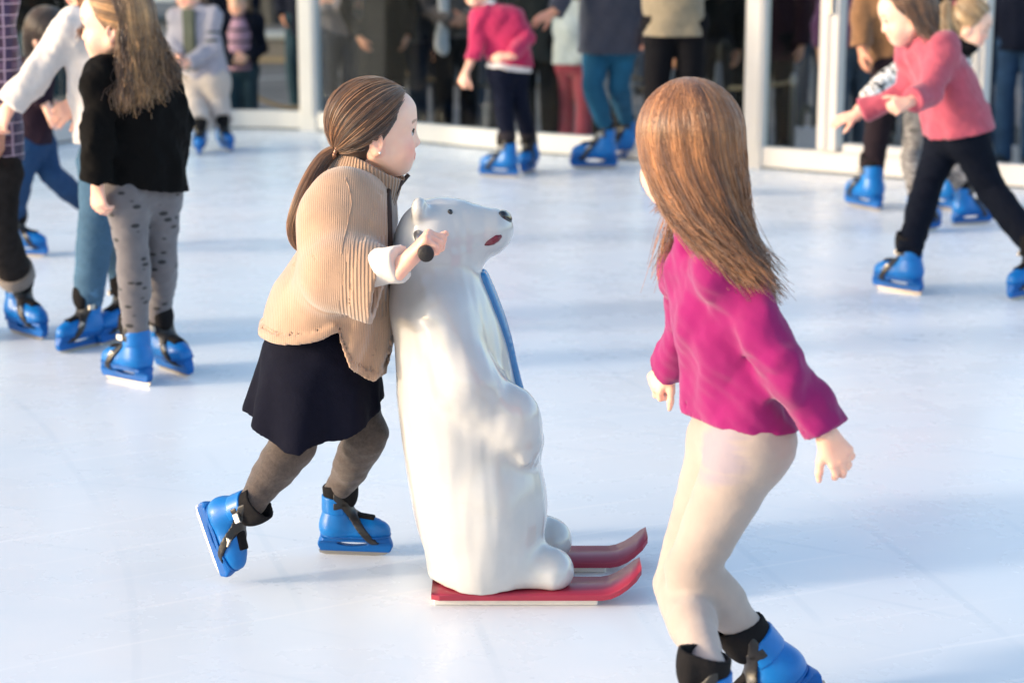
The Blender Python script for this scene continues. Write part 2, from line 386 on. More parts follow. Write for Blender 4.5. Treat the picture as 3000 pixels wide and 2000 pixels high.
T = np.gradient(E, axis=0); T /= np.linalg.norm(T, axis=1)[:, None]; NRM = np.stack([-T[:, 1], T[:, 0]], 1)   # outwards, away from the camera
# ice: one sheet inside the barrier
ring = [tuple(e) + (0.0,) for e in E + NRM * 0.03] + [(9.5, 2.0, 0), (8.5, -5.0, 0), (-8.5, -5.0, 0), (-9.0, 2.0, 0)]
structure(mesh_obj('ice', ring, [tuple(range(len(ring)))[::-1]], ice_mat(), smooth=False))
g = 160.0; GZ = -.30          # the rink stands on a low platform
structure(mesh_obj('ground', [(-g, -g, GZ), (g, -g, GZ), (g, g, GZ), (-g, g, GZ)], [(0, 1, 2, 3)], paving_mat(), smooth=False))
def sweep(name, prof, mat, parent=None, i0=0, i1=None, E_=None, N_=None):
    """prof: closed list of (outward offset, z); follows the rink edge"""
    E_ = E if E_ is None else E_; N_ = NRM if N_ is None else N_
    i1 = len(E_) if i1 is None else i1; k = len(prof); vs, fc = [], []
    for i in range(i0, i1):
        for o, z in prof: vs.append((E_[i, 0] + N_[i, 0] * o, E_[i, 1] + N_[i, 1] * o, z))
    n = i1 - i0
    for i in range(n - 1):
        for j in range(k): fc.append((i * k + j, (i + 1) * k + j, (i + 1) * k + (j + 1) % k, i * k + (j + 1) % k))
    fc.append(tuple(range(k))); fc.append(tuple(range((n - 1) * k, n * k))[::-1])
    return mesh_obj(name, vs, fc, mat, parent, smooth=False)
def glass_mat():
    m, nt, bs = new_mat('clear_glass'); out = nt.nodes['Material Output']
    tr = N(nt, 'BsdfTransparent'); tr.inputs[0].default_value = (0.86, 0.90, 0.90, 1); gl = N(nt, 'BsdfGlossy'); gl.inputs['Roughness'].default_value = 0.03
    fr = N(nt, 'Fresnel'); fr.inputs['IOR'].default_value = 1.35; mx = N(nt, 'MixShader')
    fm = N(nt, 'Math', operation='MULTIPLY'); lk(nt, fr.outputs[0], fm.inputs[0]); fm.inputs[1].default_value = .16; lk(nt, fm.outputs[0], mx.inputs[0]); lk(nt, tr.outputs[0], mx.inputs[1]); lk(nt, gl.outputs[0], mx.inputs[2]); lk(nt, mx.outputs[0], out.inputs[0]); return m
M_GLASS = glass_mat()
structure(sweep('rink_platform', [(-.04, -.004), (.1, -.004), (.1, GZ - .01), (-.04, GZ - .01)], plain('platform_edge', (.10, .10, .11), .7)))
barrier = thing('rink_barrier', 'white kickboard and clear glass barrier curving along the far edge of the ice', 'barrier', (0, 0, 0))
sweep('gap_strip', [(0.004, 0.001), (0.05, 0.001), (0.05, 0.012), (0.004, 0.012)], M_DARKLINE, barrier)
sweep('kickboard', [(0, 0.012), (0.07, 0.012), (0.07, 0.125), (0.062, 0.132), (0.008, 0.132), (0, 0.125)], M_WHITE, barrier)
def spot(px, o=0.035):
    e = edge(px)[:2]; i = int(np.argmin(((E - e) ** 2).sum(1))); d = e - E[i]; return E[i] + T[i] * (d @ T[i]) + NRM[i] * o, T[i], NRM[i]
PANES = [(-800, -160), (-140, 592), (616, 880), (930, 2176), (2236, 2392)]
for a, b in PANES:
    pts = [spot(p) for p in np.linspace(a, b, 14)]
    sweep('glass_pane', [(-0.005, 0.128), (0.005, 0.128), (0.005, 2.35), (-0.005, 2.35)], M_GLASS, barrier, E_=np.array([p[0] for p in pts]), N_=np.array([p[2] for p in pts]))
sweep('top_rail', [(0, 2.352), (0.07, 2.352), (0.07, 2.42), (0, 2.42)], M_WHITE, barrier, 0, None)
def post(px, wpx, depth, name='post', foot=False):
    p, t, n_ = spot(px); wd = wpx / ppm(p[1], 0.3) / 2; rot = np.array([[t[0], t[1], 0], [n_[0], n_[1], 0], [0, 0, 1]])
    b = MB(); b.box(V(p[0], p[1], 1.17), (wd, depth / 2, 1.18), rot, 0.008)
    b.box(V(p[0], p[1], 1.2) - V(n_[0], n_[1], 0) * (depth / 2 + 0.002), (wd * 0.62, 0.006, 1.1), rot)
    if foot: b.box(V(p[0], p[1], 0.08), (wd * 1.75, depth / 2 + 0.012, 0.078), rot, 0.006)
    return b.build(name, M_WHITE, barrier)
post(-150, 60, 0.10); post(604, 20, 0.084, foot=True); post(905, 55, 0.10); post(2206, 60, 0.10)
# the gate at the right
gate = thing('rink_gate', 'white framed glass gate in the barrier behind the child in dusty pink', 'gate', (0, 0, 0))
gp = [spot(p) for p in np.linspace(2402, 2866, 8)]; GE = np.array([p[0] for p in gp]); GN = np.array([p[2] for p in gp])
sweep('bottom_rail', [(-0.05, 0.134), (0.04, 0.134), (0.04, 0.185), (-0.042, 0.185), (-0.05, 0.178)], M_WHITE, gate, E_=GE[1:-1], N_=GN[1:-1])
sweep('glass_pane', [(-0.005, 0.186), (0.005, 0.186), (0.005, 2.3), (-0.005, 2.3)], M_GLASS, gate, E_=GE[1:-1], N_=GN[1:-1])
for px, wp in ((2420, 62), (2853, 42)):
    p, t, n_ = spot(px); wd = wp / ppm(p[1], 0.3) / 2; rot = np.array([[t[0], t[1], 0], [n_[0], n_[1], 0], [0, 0, 1]])
    b = MB(); b.box(V(p[0], p[1], 1.17), (wd, 0.055, 1.034), rot, 0.008)
    b.box(V(p[0] - t[0] * wd * .35, p[1] - t[1] * wd * .35, 1.17) - V(n_[0], n_[1], 0) * 0.058, (wd * 0.3, 0.008, 1.02), rot)
    o = b.build('gate_post', M_WHITE, gate)
    if px < 2500:
        MB().box(V(p[0] + t[0] * wd * .2, p[1] + t[1] * wd * .2, 1.02) - V(n_[0], n_[1], 0) * 0.07, (0.012, 0.016, 0.07), rot, 0.004).build('handle', plain('brushed_steel', (.5, .5, .5), .3, 1.0), gate)
# ------------------------------------------------------------------ things on the paving outside
M_ROPE = fabric('hemp_rope', (0.20, 0.15, 0.095), sc=4)
M_STEEL = plain('grey_steel', (0.32, 0.32, 0.33), 0.35, 0.9)
def stanchion(x, y, lab):
    t_ = thing('rope_stand', lab, 'stand', (x, y, GZ), 'rope stands outside the barrier')
    MB().tube([(0, 0, 0), (0, 0, .015), (0, 0, .03)], [.15, .15, .03], 20).build('base', M_STEEL, t_, smooth=True)
    MB().tube([(0, 0, .03), (0, 0, .62), (0, 0, .66)], [.022, .022, .03], 12).build('pole', M_STEEL, t_, smooth=True)
    MB().tube([(0, 0, .661), (0, 0, .70)], [.03, .012], 12).build('cap', M_STEEL, t_, smooth=True)
def rope(a, b, sag, lab, r=0.014):
    pts = [lerp(V(a), V(b), s_) - V(0, 0, sag * 4 * s_ * (1 - s_)) for s_ in np.linspace(0, 1, 24)]
    tag(MB().tube(pts, r, 8).build('rope', M_ROPE, smooth=True), lab, 'rope', 'ropes outside the barrier')
SA, SB, SCD, SD = V(-2.35, 16.3), V(-1.05, 16.1), V(0.75, 15.4), V(2.0, 14.6)
for s_, lab in ((SA, 'slim steel rope stand beside the girl in the striped top'), (SB, 'slim steel rope stand behind the tall white barrier post'), (SCD, 'slim steel rope stand behind the child in the raspberry sweater'), (SD, 'slim steel rope stand behind the man in the olive sweater')): stanchion(s_[0], s_[1], lab)
rope((*SA, .34), (*SB, .34), 0.35, 'sagging tan rope between the striped-top girl and the white post', 0.018)
rope((*SB, .34), (*SCD, .34), 0.14, 'long thin rope strung low behind the girl in the camel poncho'); rope((*SCD, .34), (*SD, .34), 0.08, 'thin rope behind the skater in the blue-grey coat')
# painted line on the paving
l0, l1 = G(690, 236, GZ), G(1000, 218, GZ); ln = nrm(l1 - l0); lnn = V(-ln[1], ln[0], 0) * 0.06
q = [l0 - ln - lnn, l1 + ln * 2 - lnn, l1 + ln * 2 + lnn, l0 - ln + lnn]
structure(mesh_obj('painted_line', [(p[0], p[1], GZ + .004) for p in q], [(0, 1, 2, 3)], plain('worn_white_line', (.42, .41, .42), .7, var=.2), smooth=False))
# stone bench
t_ = thing('stone_bench', 'low pale stone bench on the paving between the striped-top girl and the teal cabin', 'bench', (0, 0, 0))
c0 = G(812, 182, GZ); MB().box(c0 + V(0, .3, .13), (.95, .28, .13), None, .01).build('base', plain('brown_stone', (.2, .17, .155), .8, bmp=.4), t_)
MB().box(c0 + V(0, .3, .292), (1.0, .33, .03), None, .01).build('top', plain('pale_stone', (.42, .41, .40), .7, bmp=.3), t_)
MB().box(c0 + V(0, -.02, .02), (.95, .036, .03), None, .004).build('plinth', plain('ochre_stone', (.34, .25, .15), .8), t_)
# teal cabin
t_ = thing('ticket_cabin', 'dull teal wooden cabin standing behind the tall white post', 'cabin', (0, 0, 0))
c0 = G(930, 196, GZ); MT = plain('teal_paint', (0.055, 0.115, 0.155), .55, var=.15); b = MB()
b.box(c0 + V(0.12, .8, 1.2), (.46, .75, 1.2), None, .012); b.build('wall', MT, t_)
b = MB()
for k in range(7): b.box(c0 + V(-.30 + .14 * k, .042, 1.2), (.008, .012, 1.15))
b.build('batten', MT, t_)
MB().box(c0 + V(.10, .03, .95), (.17, .02, .92), None, .006).build('door', plain('dark_door', (.008, .010, .02), .5), t_)
MB().box(c0 + V(0.12, .8, 2.46), (.56, .9, .055), None, .01).build('roof', plain('grey_roof', (.12, .12, .12), .7), t_)
# white van far behind
t_ = thing('parked_van', 'white van parked far behind the girl in the striped top', 'van', (0, 0, 0))
c0 = G(758, 72, GZ); MW = plain('white_van_paint', (.82, .84, .86), .3, coat=.5, var=.02)
X0, Y0 = c0[0], c0[1]
prof = [(-2.6, .35), (-2.6, 1.15), (-2.35, 1.3), (-1.75, 2.15), (-1.4, 2.32), (2.2, 2.38), (2.4, 2.2), (2.45, .35)]
vs = [(X0 - 1.9 + x, Y0 + y, z + GZ) for y in (0.0, 1.9) for x, z in prof]; n_ = len(prof)
mesh_obj('body', vs, [tuple(range(n_)), tuple(range(n_, 2 * n_))[::-1]] + [(i, n_ + i, n_ + (i + 1) % n_, (i + 1) % n_) for i in range(n_)], MW, t_, smooth=False)
MB().box((X0 - 3.6, Y0 - .012, 1.62 + GZ), (.36, .008, .3), None, .004).build('window', plain('dark_glass', (.02, .025, .03), .08), t_)
MB().box((X0 - 1.9, Y0 - .01, .52 + GZ), (2.4, .012, .05), None, .003).build('side_trim', M_DARKLINE, t_)
MT_, MR_ = plain('tyre_rubber', (.02, .02, .02), .8), plain('wheel_steel', (.4, .4, .4), .4, .8)
for x in (-3.55, .28):
    a = MB().tube([(X0 + x, Y0 - .02, .33 + GZ), (X0 + x, Y0 + .2, .33 + GZ)], .33, 24).build('wheel', MT_, t_, smooth=False)
    MB().tube([(X0 + x, Y0 - .035, .33 + GZ), (X0 + x, Y0 - .022, .33 + GZ)], [.16, .19], 18).build('rim', MR_, a)
# potted conifer beside the van
t_ = thing('potted_shrub', 'small dark green potted shrub between the van and the teal cabin', 'shrub', (0, 0, 0))
c0 = G(806, 72, GZ); b = MB().tube([c0, c0 + V(0, 0, .45)], [.16, .22], 16); b.build('pot', plain('dark_pot', (.03, .03, .035), .6), t_)
MB().tube([c0 + V(0, 0, .44), c0 + V(0, 0, 1.3)], [.03, .015], 8).build('trunk', plain('bark', (.08, .055, .04), .9), t_)
vs, fc = [], []; rg = np.random.default_rng(3)
for k in range(1500):
    h_ = rg.uniform(.42, 1.75); r_ = .30 * (1.85 - h_) ** .6 * rg.uniform(.45, 1.1); a_ = rg.uniform(0, 6.28); p = c0 + V(r_ * math.cos(a_), r_ * math.sin(a_), h_)
    u, v_ = nrm(rg.normal(size=3)) * .035, nrm(rg.normal(size=3)) * .018; i = len(vs); vs += [p - u, p + v_, p + u, p - v_]; fc.append((i, i + 1, i + 2, i + 3))
mesh_obj('crown', vs, fc, plain('dark_leaf', (.05, .07, .02), .6, var=.4, sc=9), t_, smooth=False)
# ================================================================== ice skates (one model, copied to every foot)
M_BLUE = plain('blue_boot_plastic', (0.0, 0.145, 0.47), 0.40, coat=0.12, var=0.14, sc=14, bmp=.05, spec=.35)
M_BLUE2 = plain('blue_sole_plastic', (0.0, 0.095, 0.36), 0.45, var=0.14, sc=14, spec=.3)
M_BLACK = fabric('black_liner', (0.012, 0.011, 0.012), sc=2)
M_STRAP = plain('black_strap', (0.014, 0.012, 0.012), 0.4)
M_BUCKLE = plain('buckle_steel', (0.45, 0.42, 0.38), 0.3, 0.9)
M_BLADE = plain('blade_steel', (0.36, 0.33, 0.30), 0.3, 0.85)
def skate_model():
    root = bpy.data.objects.new('ice_skate', None)
    foot = [rcone((-.060, 0, .086), (.050, 0, .080), .039, .035), rcone((.02, .0, .080), (.080, 0, .076), .036, .028)]
    leg = [rcone((-.048, 0, .092), (-.050, 0, .185), .043, .040)]
    ops = [('u', p, .02) for p in foot] + [('u', p, .035) for p in leg]
    shell = ops + [('c', plane((0, 0, .056), (0, 0, -1))), ('hollow', plane((-.05, 0, .188), (-.22, 0, 1)), .03, .006)]
    v, f = solid(shell, .0035, 1); a = mesh_obj('boot_shell', v, f, M_BLUE)
    parts = [a]; left, right = [], []
    sub = lambda name, v, f, m: parts.append(mesh_obj(name, v, f, m))
    # liner collar and tongue
    v, f = solid([('u', rcone((-.048, 0, .155), (-.046, 0, .245), .039, .050), 0), ('u', ell((-.004, 0, .195), (.018, .032, .046), None), .02), ('hollow', plane((-.03, 0, .224), (-.26, 0, 1)), .05, .008)], .0035, 1); sub('liner', v, f, M_BLACK)
    all_ = foot + leg
    # raised ankle cuff, open at the front, and a rand line round the sole
    v, f = solid([('u', inter(off(leg, .0042, .03, lambda x, y, z: np.abs(z - f4(.150) + f4(.10) * x) - f4(.024)), lambda x, y, z: x + f4(.022) + 0 * z), 0)], .003, 1); sub('ankle_cuff', v, f, M_BLUE)
    v, f = solid([('u', off(all_, .0030, .03, slab((0, 0, .064), (0, 0, 1), .0042)), 0)], .003, 1); sub('rand', v, f, M_BLUE2)
    # eyestay: black tongue gap down the instep
    v, f = solid([('u', inter(off(all_, .0035, .03, slab((0, 0, 0), (0, 1, 0), .017)), lambda x, y, z: np.maximum(f4(-.012) - x - f4(.55) * (z - f4(.13)) * 0, np.maximum(f4(.104) - z, (x - f4(.062))))), 0)], .003, 1); sub('tongue', v, f, M_BLACK)
    def strap(p, n, t):
        v, f = solid([('u', inter(off(all_, .0055, .03, slab(p, n, t)), lambda x, y, z: f4(-.052) - x + 0 * z), 0)], .003, 1); sub('strap', v, f, M_STRAP)
    strap((-.03, 0, .160), (-.12, 0, 1), .0105); strap((.012, 0, .112), (.80, 0, .6), .0105)
    for sy, pool in ((-1, right), (1, left)):
        for c_, r_, rt in (((-.022, sy * .0445, .161), (.014, .005, .010), None), ((.027, sy * .039, .098), (.010, .005, .013), np.array([[.75, 0, .66], [0, 1, 0], [-.66, 0, .75]]))): pool.append(MB().box(c_, r_, rt, .002).build('buckle', M_BUCKLE))
        pool.append(MB().tube([(-.045, sy * .034, .098), (-.045, sy * .0435, .098)], [.009, .008], 12).build('rivet', M_STRAP))
    # blade holder: flared sole with a window under the arch
    v, f = solid([('u', box((.002, 0, .0535), (.106, .034, .0060), None, .005), 0), ('u', box((.004, 0, .034), (.112, .0125, .021), None, .004), .016), ('s', ell((-.004, 0, .0395), (.046, .06, .0092)), .002),
                  ('c', lambda x, y, z: np.abs(x - f4(.003)) - f4(.112) + np.maximum(f4(.030) - z, 0) * f4(.5) + (np.maximum(z - f4(.036), 0)) * f4(.35) + np.abs(y) ** 2 * 14), ('c', lambda x, y, z: np.abs(y) - f4(.036) + np.maximum(x - f4(.03), 0) * f4(.25))], .0025, 1)
    sub('blade_holder', v, f, M_BLUE2)
    b = MB(); prof = [(-.106, .014), (-.104, .005), (-.085, .0), (.06, .0), (.09, .004), (.108, .014), (.1, .019), (-.1, .019)]; n_ = len(prof)
    vs = [(x, y, z) for y in (-.0022, .0022) for x, z in prof]
    b.add(vs, [tuple(range(n_)), tuple(range(n_, 2 * n_))[::-1]] + [(i, n_ + i, n_ + (i + 1) % n_, (i + 1) % n_) for i in range(n_)]); parts.append(b.build('blade', M_BLADE))
    for p in parts + left + right: COL.objects.unlink(p)
    return parts, left, right
SKATE, SK_L, SK_R = skate_model()
ANK = V(-.049, 0, .185); SOLE_L = 0.112
def put_skate(person, base, o, fwd, up, s, foot='L'):
    """o: world point under the middle of the blade; returns the world point of the leg opening"""
    x = nrm(fwd); z = nrm(up - x * (np.asarray(up) @ x)); y = np.cross(z, x)
    r = bpy.data.objects.new('ice_skate', SKATE[0].data); COL.objects.link(r); r.parent = person
    Mx = Matrix([[x[i] * s, y[i] * s, z[i] * s, o[i] - base[i]] for i in range(3)] + [[0, 0, 0, 1]])
    r.matrix_local = Mx
    for p in SKATE[1:] + (SK_L if foot == 'L' else SK_R):
        c = p.copy(); COL.objects.link(c); c.parent = r
    A = np.array([x, y, z])
    return o + s * (ANK @ A), o + s * (V(-.05, 0, .10) @ A), z
# ================================================================== polar bear skating aid on red skis
def rows(Y, tab):
    out = []
    for py, xl, xr, yo, b in tab:
        a = W(xl, py, Y); c = W(xr, py, Y); out.append((a[2], a[0], c[0], Y + yo, b))
    return out
def bear():
    Y = 4.78; k = 1 / ppm(Y)
    def w_(px, py, dy=0.0): return W(px, py, Y + dy)
    base = V(w_(1420, 1760)[0], Y, 0.0)
    t_ = thing('bear_skating_aid', 'glossy white polar bear figure on red skis pushed by the girl in the camel poncho', 'skating aid', base)
    m, nt, bs = new_mat('white_gelcoat'); v = coords(nt)
    c = ramp(nt, noise(nt, v, 7, 4, .6), [(.3, (.50, .49, .48)), (.7, (.57, .56, .55))])
    sp = N(nt, 'TexVoronoi', feature='F1'); sp.inputs['Scale'].default_value = 16; sp.inputs['Randomness'].default_value = 1; lk(nt, v, sp.inputs['Vector'])
    spots = ramp(nt, sp.outputs['Distance'], [(.05, (1, 1, 1)), (.075, (0, 0, 0))])
    low = N(nt, 'SeparateXYZ'); lk(nt, v, low.inputs[0]); mr = N(nt, 'MapRange'); lk(nt, low.outputs['Z'], mr.inputs[0]); mr.inputs[1].default_value = .55; mr.inputs[2].default_value = .25
    msk = N(nt, 'Math', operation='MULTIPLY'); lk(nt, spots, msk.inputs[0]); lk(nt, mr.outputs[0], msk.inputs[1]); m3 = N(nt, 'Math', operation='MULTIPLY'); lk(nt, msk.outputs[0], m3.inputs[0]); lk(nt, ramp(nt, noise(nt, v, 11, 2), [(.52, (0, 0, 0)), (.58, (1, 1, 1))]), m3.inputs[1])
    scr = ramp(nt, noise(nt, coords(nt, (22, 22, 130), (0, .2, 0)), 1.0, 3, .6), [(.70, (0, 0, 0)), (.73, (.5,) * 3)])
    c = mixc(nt, m3.outputs[0], c, (.16, .15, .16)); m4 = N(nt, 'Math', operation='MULTIPLY'); lk(nt, scr, m4.inputs[0]); lk(nt, mr.outputs[0], m4.inputs[1]); c = mixc(nt, m4.outputs[0], c, (.45, .43, .43))
    lk(nt, c, bs.inputs['Base Color']); bs.inputs['Roughness'].default_value = .22; bs.inputs['Coat Weight'].default_value = .5; bs.inputs['Coat Roughness'].default_value = .05
    bs.inputs['Subsurface Weight'].default_value = .08; bs.inputs['Subsurface Radius'].default_value = (.02, .02, .02)
    bump(nt, bs, noise(nt, coords(nt, (14, 14, 4)), 1.0, 3), .13, .012)
    body = loft(rows(Y, [(735, 1168, 1395, 0, .095), (790, 1166, 1400, 0, .105), (860, 1164, 1436, 0, .125), (928, 1160, 1463, 0, .14), (1010, 1157, 1487, 0, .155), (1080, 1158, 1504, 0, .165), (1177, 1163, 1530, 0, .18), (1283, 1178, 1565, 0, .192), (1363, 1192, 1587, 0, .198), (1426, 1203, 1599, 0, .20), (1475, 1212, 1594, 0, .20), (1533, 1225, 1576, 0, .195), (1586, 1242, 1556, 0, .19), (1640, 1252, 1545, 0, .185), (1700, 1260, 1552, 0, .18), (1768, 1268, 1540, 0, .175)]), 2.3)
    ops = [('u', body, 0)]
    hd = V(nrm(w_(1480, 650) - w_(1300, 665)))
    ops += [('u', ell(w_(1277, 690), (108 * k, .098, 100 * k)), .03), ('u', rcone(w_(1300, 680), w_(1432, 682), 84 * k, 62 * k), .05), ('u', rcone(w_(1380, 678), w_(1452, 664), 62 * k, 36 * k), .05),
            ('u', rcone(w_(1385, 712), w_(1432, 700), 56 * k, 40 * k), .03), ('u', ell(w_(1320, 612), (40 * k, .05, 22 * k)), .02),
            ('u', rcone(w_(1270, 760), w_(1275, 880), 105 * k, 118 * k), .06)]
    for sy in (-1, 1):
        e = w_(1228, 612, sy * .072); ops += [('u', ell(e, (21 * k, .026, 31 * k), None), .02), ('s', ell(e + V(.019, sy * .012, .004), (.009, .012, .014)), .008)]
        # arm lying over the belly, paw at the front
        ops += [('u', rcone(w_(1290, 930, sy * .13), w_(1370, 1120, sy * .172), .068, .058), .06), ('u', rcone(w_(1370, 1120, sy * .172), w_(1505, 1245, sy * .15), .060, .058), .05),
                ('u', rcone(w_(1500, 1215, sy * .15), w_(1535, 1290, sy * .125), .060, .046), .03)]
        for j in range(3): ops.append(('u', rcone(w_(1520 + 14 * j, 1290, sy * (.16 - .028 * j)), w_(1536 + 14 * j, 1345, sy * (.158 - .028 * j)), .022, .014), .012))
        # haunch and foot
        fy = .118 * sy
        ops += [('u', ell(w_(1430, 1510, sy * .075), (160 * k, .135, 210 * k)), .05)]
        fp = lambda px, z, dy=0: V(w_(px, 1720)[0], Y + fy + dy, z)
        ops += [('u', rcone(fp(1420, .085), fp(1610, .072), .082, .048), .04), ('u', ell(fp(1612, .07), (.050, .062, .044)), .03)]
    ops += [('c', plane((0, 0, .036), (0, 0, -1))), ('d', wrinkle(5, .0017, 24, (1, 1, .35))), ('d', wrinkle(15, .0007, 70, (1.2, 1.2, .22)))]
    v_, f_ = solid(ops, .0055, 2)
    b = mesh_obj('body', v_, f_, m, t_, base)
    # face
    MK = plain('black_gloss', (.008, .009, .012), .12, coat=.5)
    v_, f_ = solid([('u', ell(w_(1476, 645), (.020, .024, .021)), 0), ('u', rcone(w_(1472, 633, -.016), w_(1472, 633, .016), .013, .013), .01)], .003, 1); mesh_obj('nose', v_, f_, MK, t_, base)
    from mathutils.bvhtree import BVHTree
    bv = BVHTree.FromPolygons([tuple(q.co) for q in b.data.vertices], [tuple(p.vertices) for p in b.data.polygons])
    def surf(px, py, dirs=None):
        o = V(0, 0, CAMZ); d = ray(px, py); r = bv.ray_cast(Vector(o - base), Vector(nrm(d))); return V(r[0]) + base, V(r[1])
    for mir in (1, -1):
        p, n_ = surf(1319, 621); p = V(p[0], Y + (p[1] - Y) * mir, p[2]); n_ = V(n_[0], n_[1] * mir, n_[2])
        v_, f_ = solid([('u', ell(p - n_ * .001, (.0065, .006, .0075)), 0)], .0018, 1); mesh_obj('eye', v_, f_, MK, t_, base)
    MM = plain('dark_red_paint', (.16, .018, .03), .3)
    for mir in (1, -1):
        pts = []
        for px, py in ((1422, 717), (1432, 712), (1443, 707), (1455, 699), (1466, 693)):
            p, n_ = surf(px, py); pts.append(V(p[0], Y + (p[1] - Y) * mir, p[2]) - V(n_[0], n_[1] * mir, n_[2]) * .001)
        v_, f_ = solid([('u', rcone(pts[i], pts[i + 1], [.003, .006, .008, .008, .005][i], [.003, .006, .008, .008, .005][i + 1]), .004) for i in range(4)], .002, 1); mesh_obj('mouth', v_, f_, MM, t_, base)
    # blue scarf stripe down the chest
    pk = [(1394, 806), (1416, 850), (1437, 905), (1456, 960), (1474, 1020), (1489, 1080), (1500, 1130), (1513, 1176)]; path = [(float(np.interp(s_, range(8), [a_[0] for a_ in pk])), float(np.interp(s_, range(8), [a_[1] for a_ in pk]))) for s_ in np.linspace(0, 7, 22)]
    MBL = plain('blue_gelcoat', (.012, .17, .42), .22, coat=.5)
    pts, fr = [], []
    for px, py in path:
        p = w_(px, py); hit = bv.ray_cast(Vector(V(p[0] + .4, Y, p[2]) - base), Vector((-1, 0, 0)))
        pts.append((V(hit[0]) + base) if hit[0] is not None else p)
    for _ in range(4): pts[1:-1] = [(pts[i - 1] + pts[i] * 2 + pts[i + 1]) / 4 for i in range(1, len(pts) - 1)]
    def ribbon(off_y, wd, name):
        prims = []
        for i in range(len(pts) - 1):
            a, c = pts[i], pts[i + 1]
            prims.append(('u', rcone(a, c, .016, .016, (1, 0, 0), .5), .006))
            for sg in (-1, 1):
                def hitp(p, dy):
                    h_ = bv.ray_cast(Vector(V(p[0] + .4, Y + dy, p[2]) - base), Vector((-1, 0, 0))); return V(h_[0]) + base if h_[0] is not None else p
                prims.append(('u', rcone(hitp(a, sg * .022), hitp(c, sg * .022), .012, .012), .008))
        v_, f_ = solid(prims, .003, 1); mesh_obj(name, v_, f_, MBL, t_, base)
    ribbon(.03, .02, 'scarf')
    # skis
    MS = plain('red_ski_plastic', (.30, .018, .045), .38, var=.12, sc=9, coat=.2, bmp=.1); MRUN = plain('white_runner', (.72, .70, .66), .4)
    for sy in (-1, 1):
        yc = Y + sy * .12; x0 = w_(1272, 1760)[0] + (.0 if sy < 0 else .03); hw = .066
        xe = x0 + .405
        prof = [(x0, 0.018, .85), (x0 + .02, .018, 1)] + [(x0 + .02 + .385 * s_, .018, 1) for s_ in np.linspace(.1, 1, 6)] + [(xe + .02 * s_, .018 + .048 * (s_ / 4.2) ** 1.8, 1 - .12 * (s_ / 4.2) ** 3) for s_ in (1, 2, 3, 4)] + [(xe + .093, .075, .62)]
        vs, fc = [], []
        for (x, z, wf) in prof:
            for (dy, dz) in ((-1, 0), (-1.0, .012), (-.93, .0165), (.93, .0165), (1, .012), (1, 0)): vs.append((x, yc + dy * hw * wf, z + dz))
        n_ = len(prof)
        for i in range(n_ - 1):
            for j in range(6): fc.append((i * 6 + j, i * 6 + (j + 1) % 6, (i + 1) * 6 + (j + 1) % 6, (i + 1) * 6 + j))
        fc.append(tuple(range(6))); fc.append(tuple(range((n_ - 1) * 6, n_ * 6))[::-1])
        so_ = mesh_obj('ski', vs, fc, MS, t_, base, smooth=False)
        for p in so_.data.polygons[:(n_ - 1) * 6]: p.use_smooth = abs(p.normal.z) > .5
        b2 = MB(); b2.box((x0 + .2, yc, .0093), (.195, .05, .0085), None, .003); b2.build('runner', MRUN, so_, base)
    # push bar behind the neck with a grip at each end
    MG = plain('black_rubber_grip', (.018, .014, .013), .6, bmp=.5, sc=60); g0 = W(1249, 746, 4.475); 
    for mir in (1, -1):
        mm = lambda p: V(p[0], Y + (p[1] - Y) * mir, p[2])
        g1 = g0 + V(-.012, .10, .004); g2 = g0 + V(-.03, .24, .01)
        a = MB().tube([mm(g0), mm(g0 + (g1 - g0) * .03), mm(g0 + (g1 - g0) * .04), mm(g1 - V(0, .006, 0)), mm(g1)], [.0150, .0178, .0180, .0180, .0165], 24).build('grip', MG, t_, base, True)
        MB().tube([mm(g1 - V(0, .002, 0)), mm(g2), mm(g2 + V(.01, .06, 0))], .012, 14).build('handle_bar', M_STEEL, t_, base, True)
    return g0
GRIP = bear()
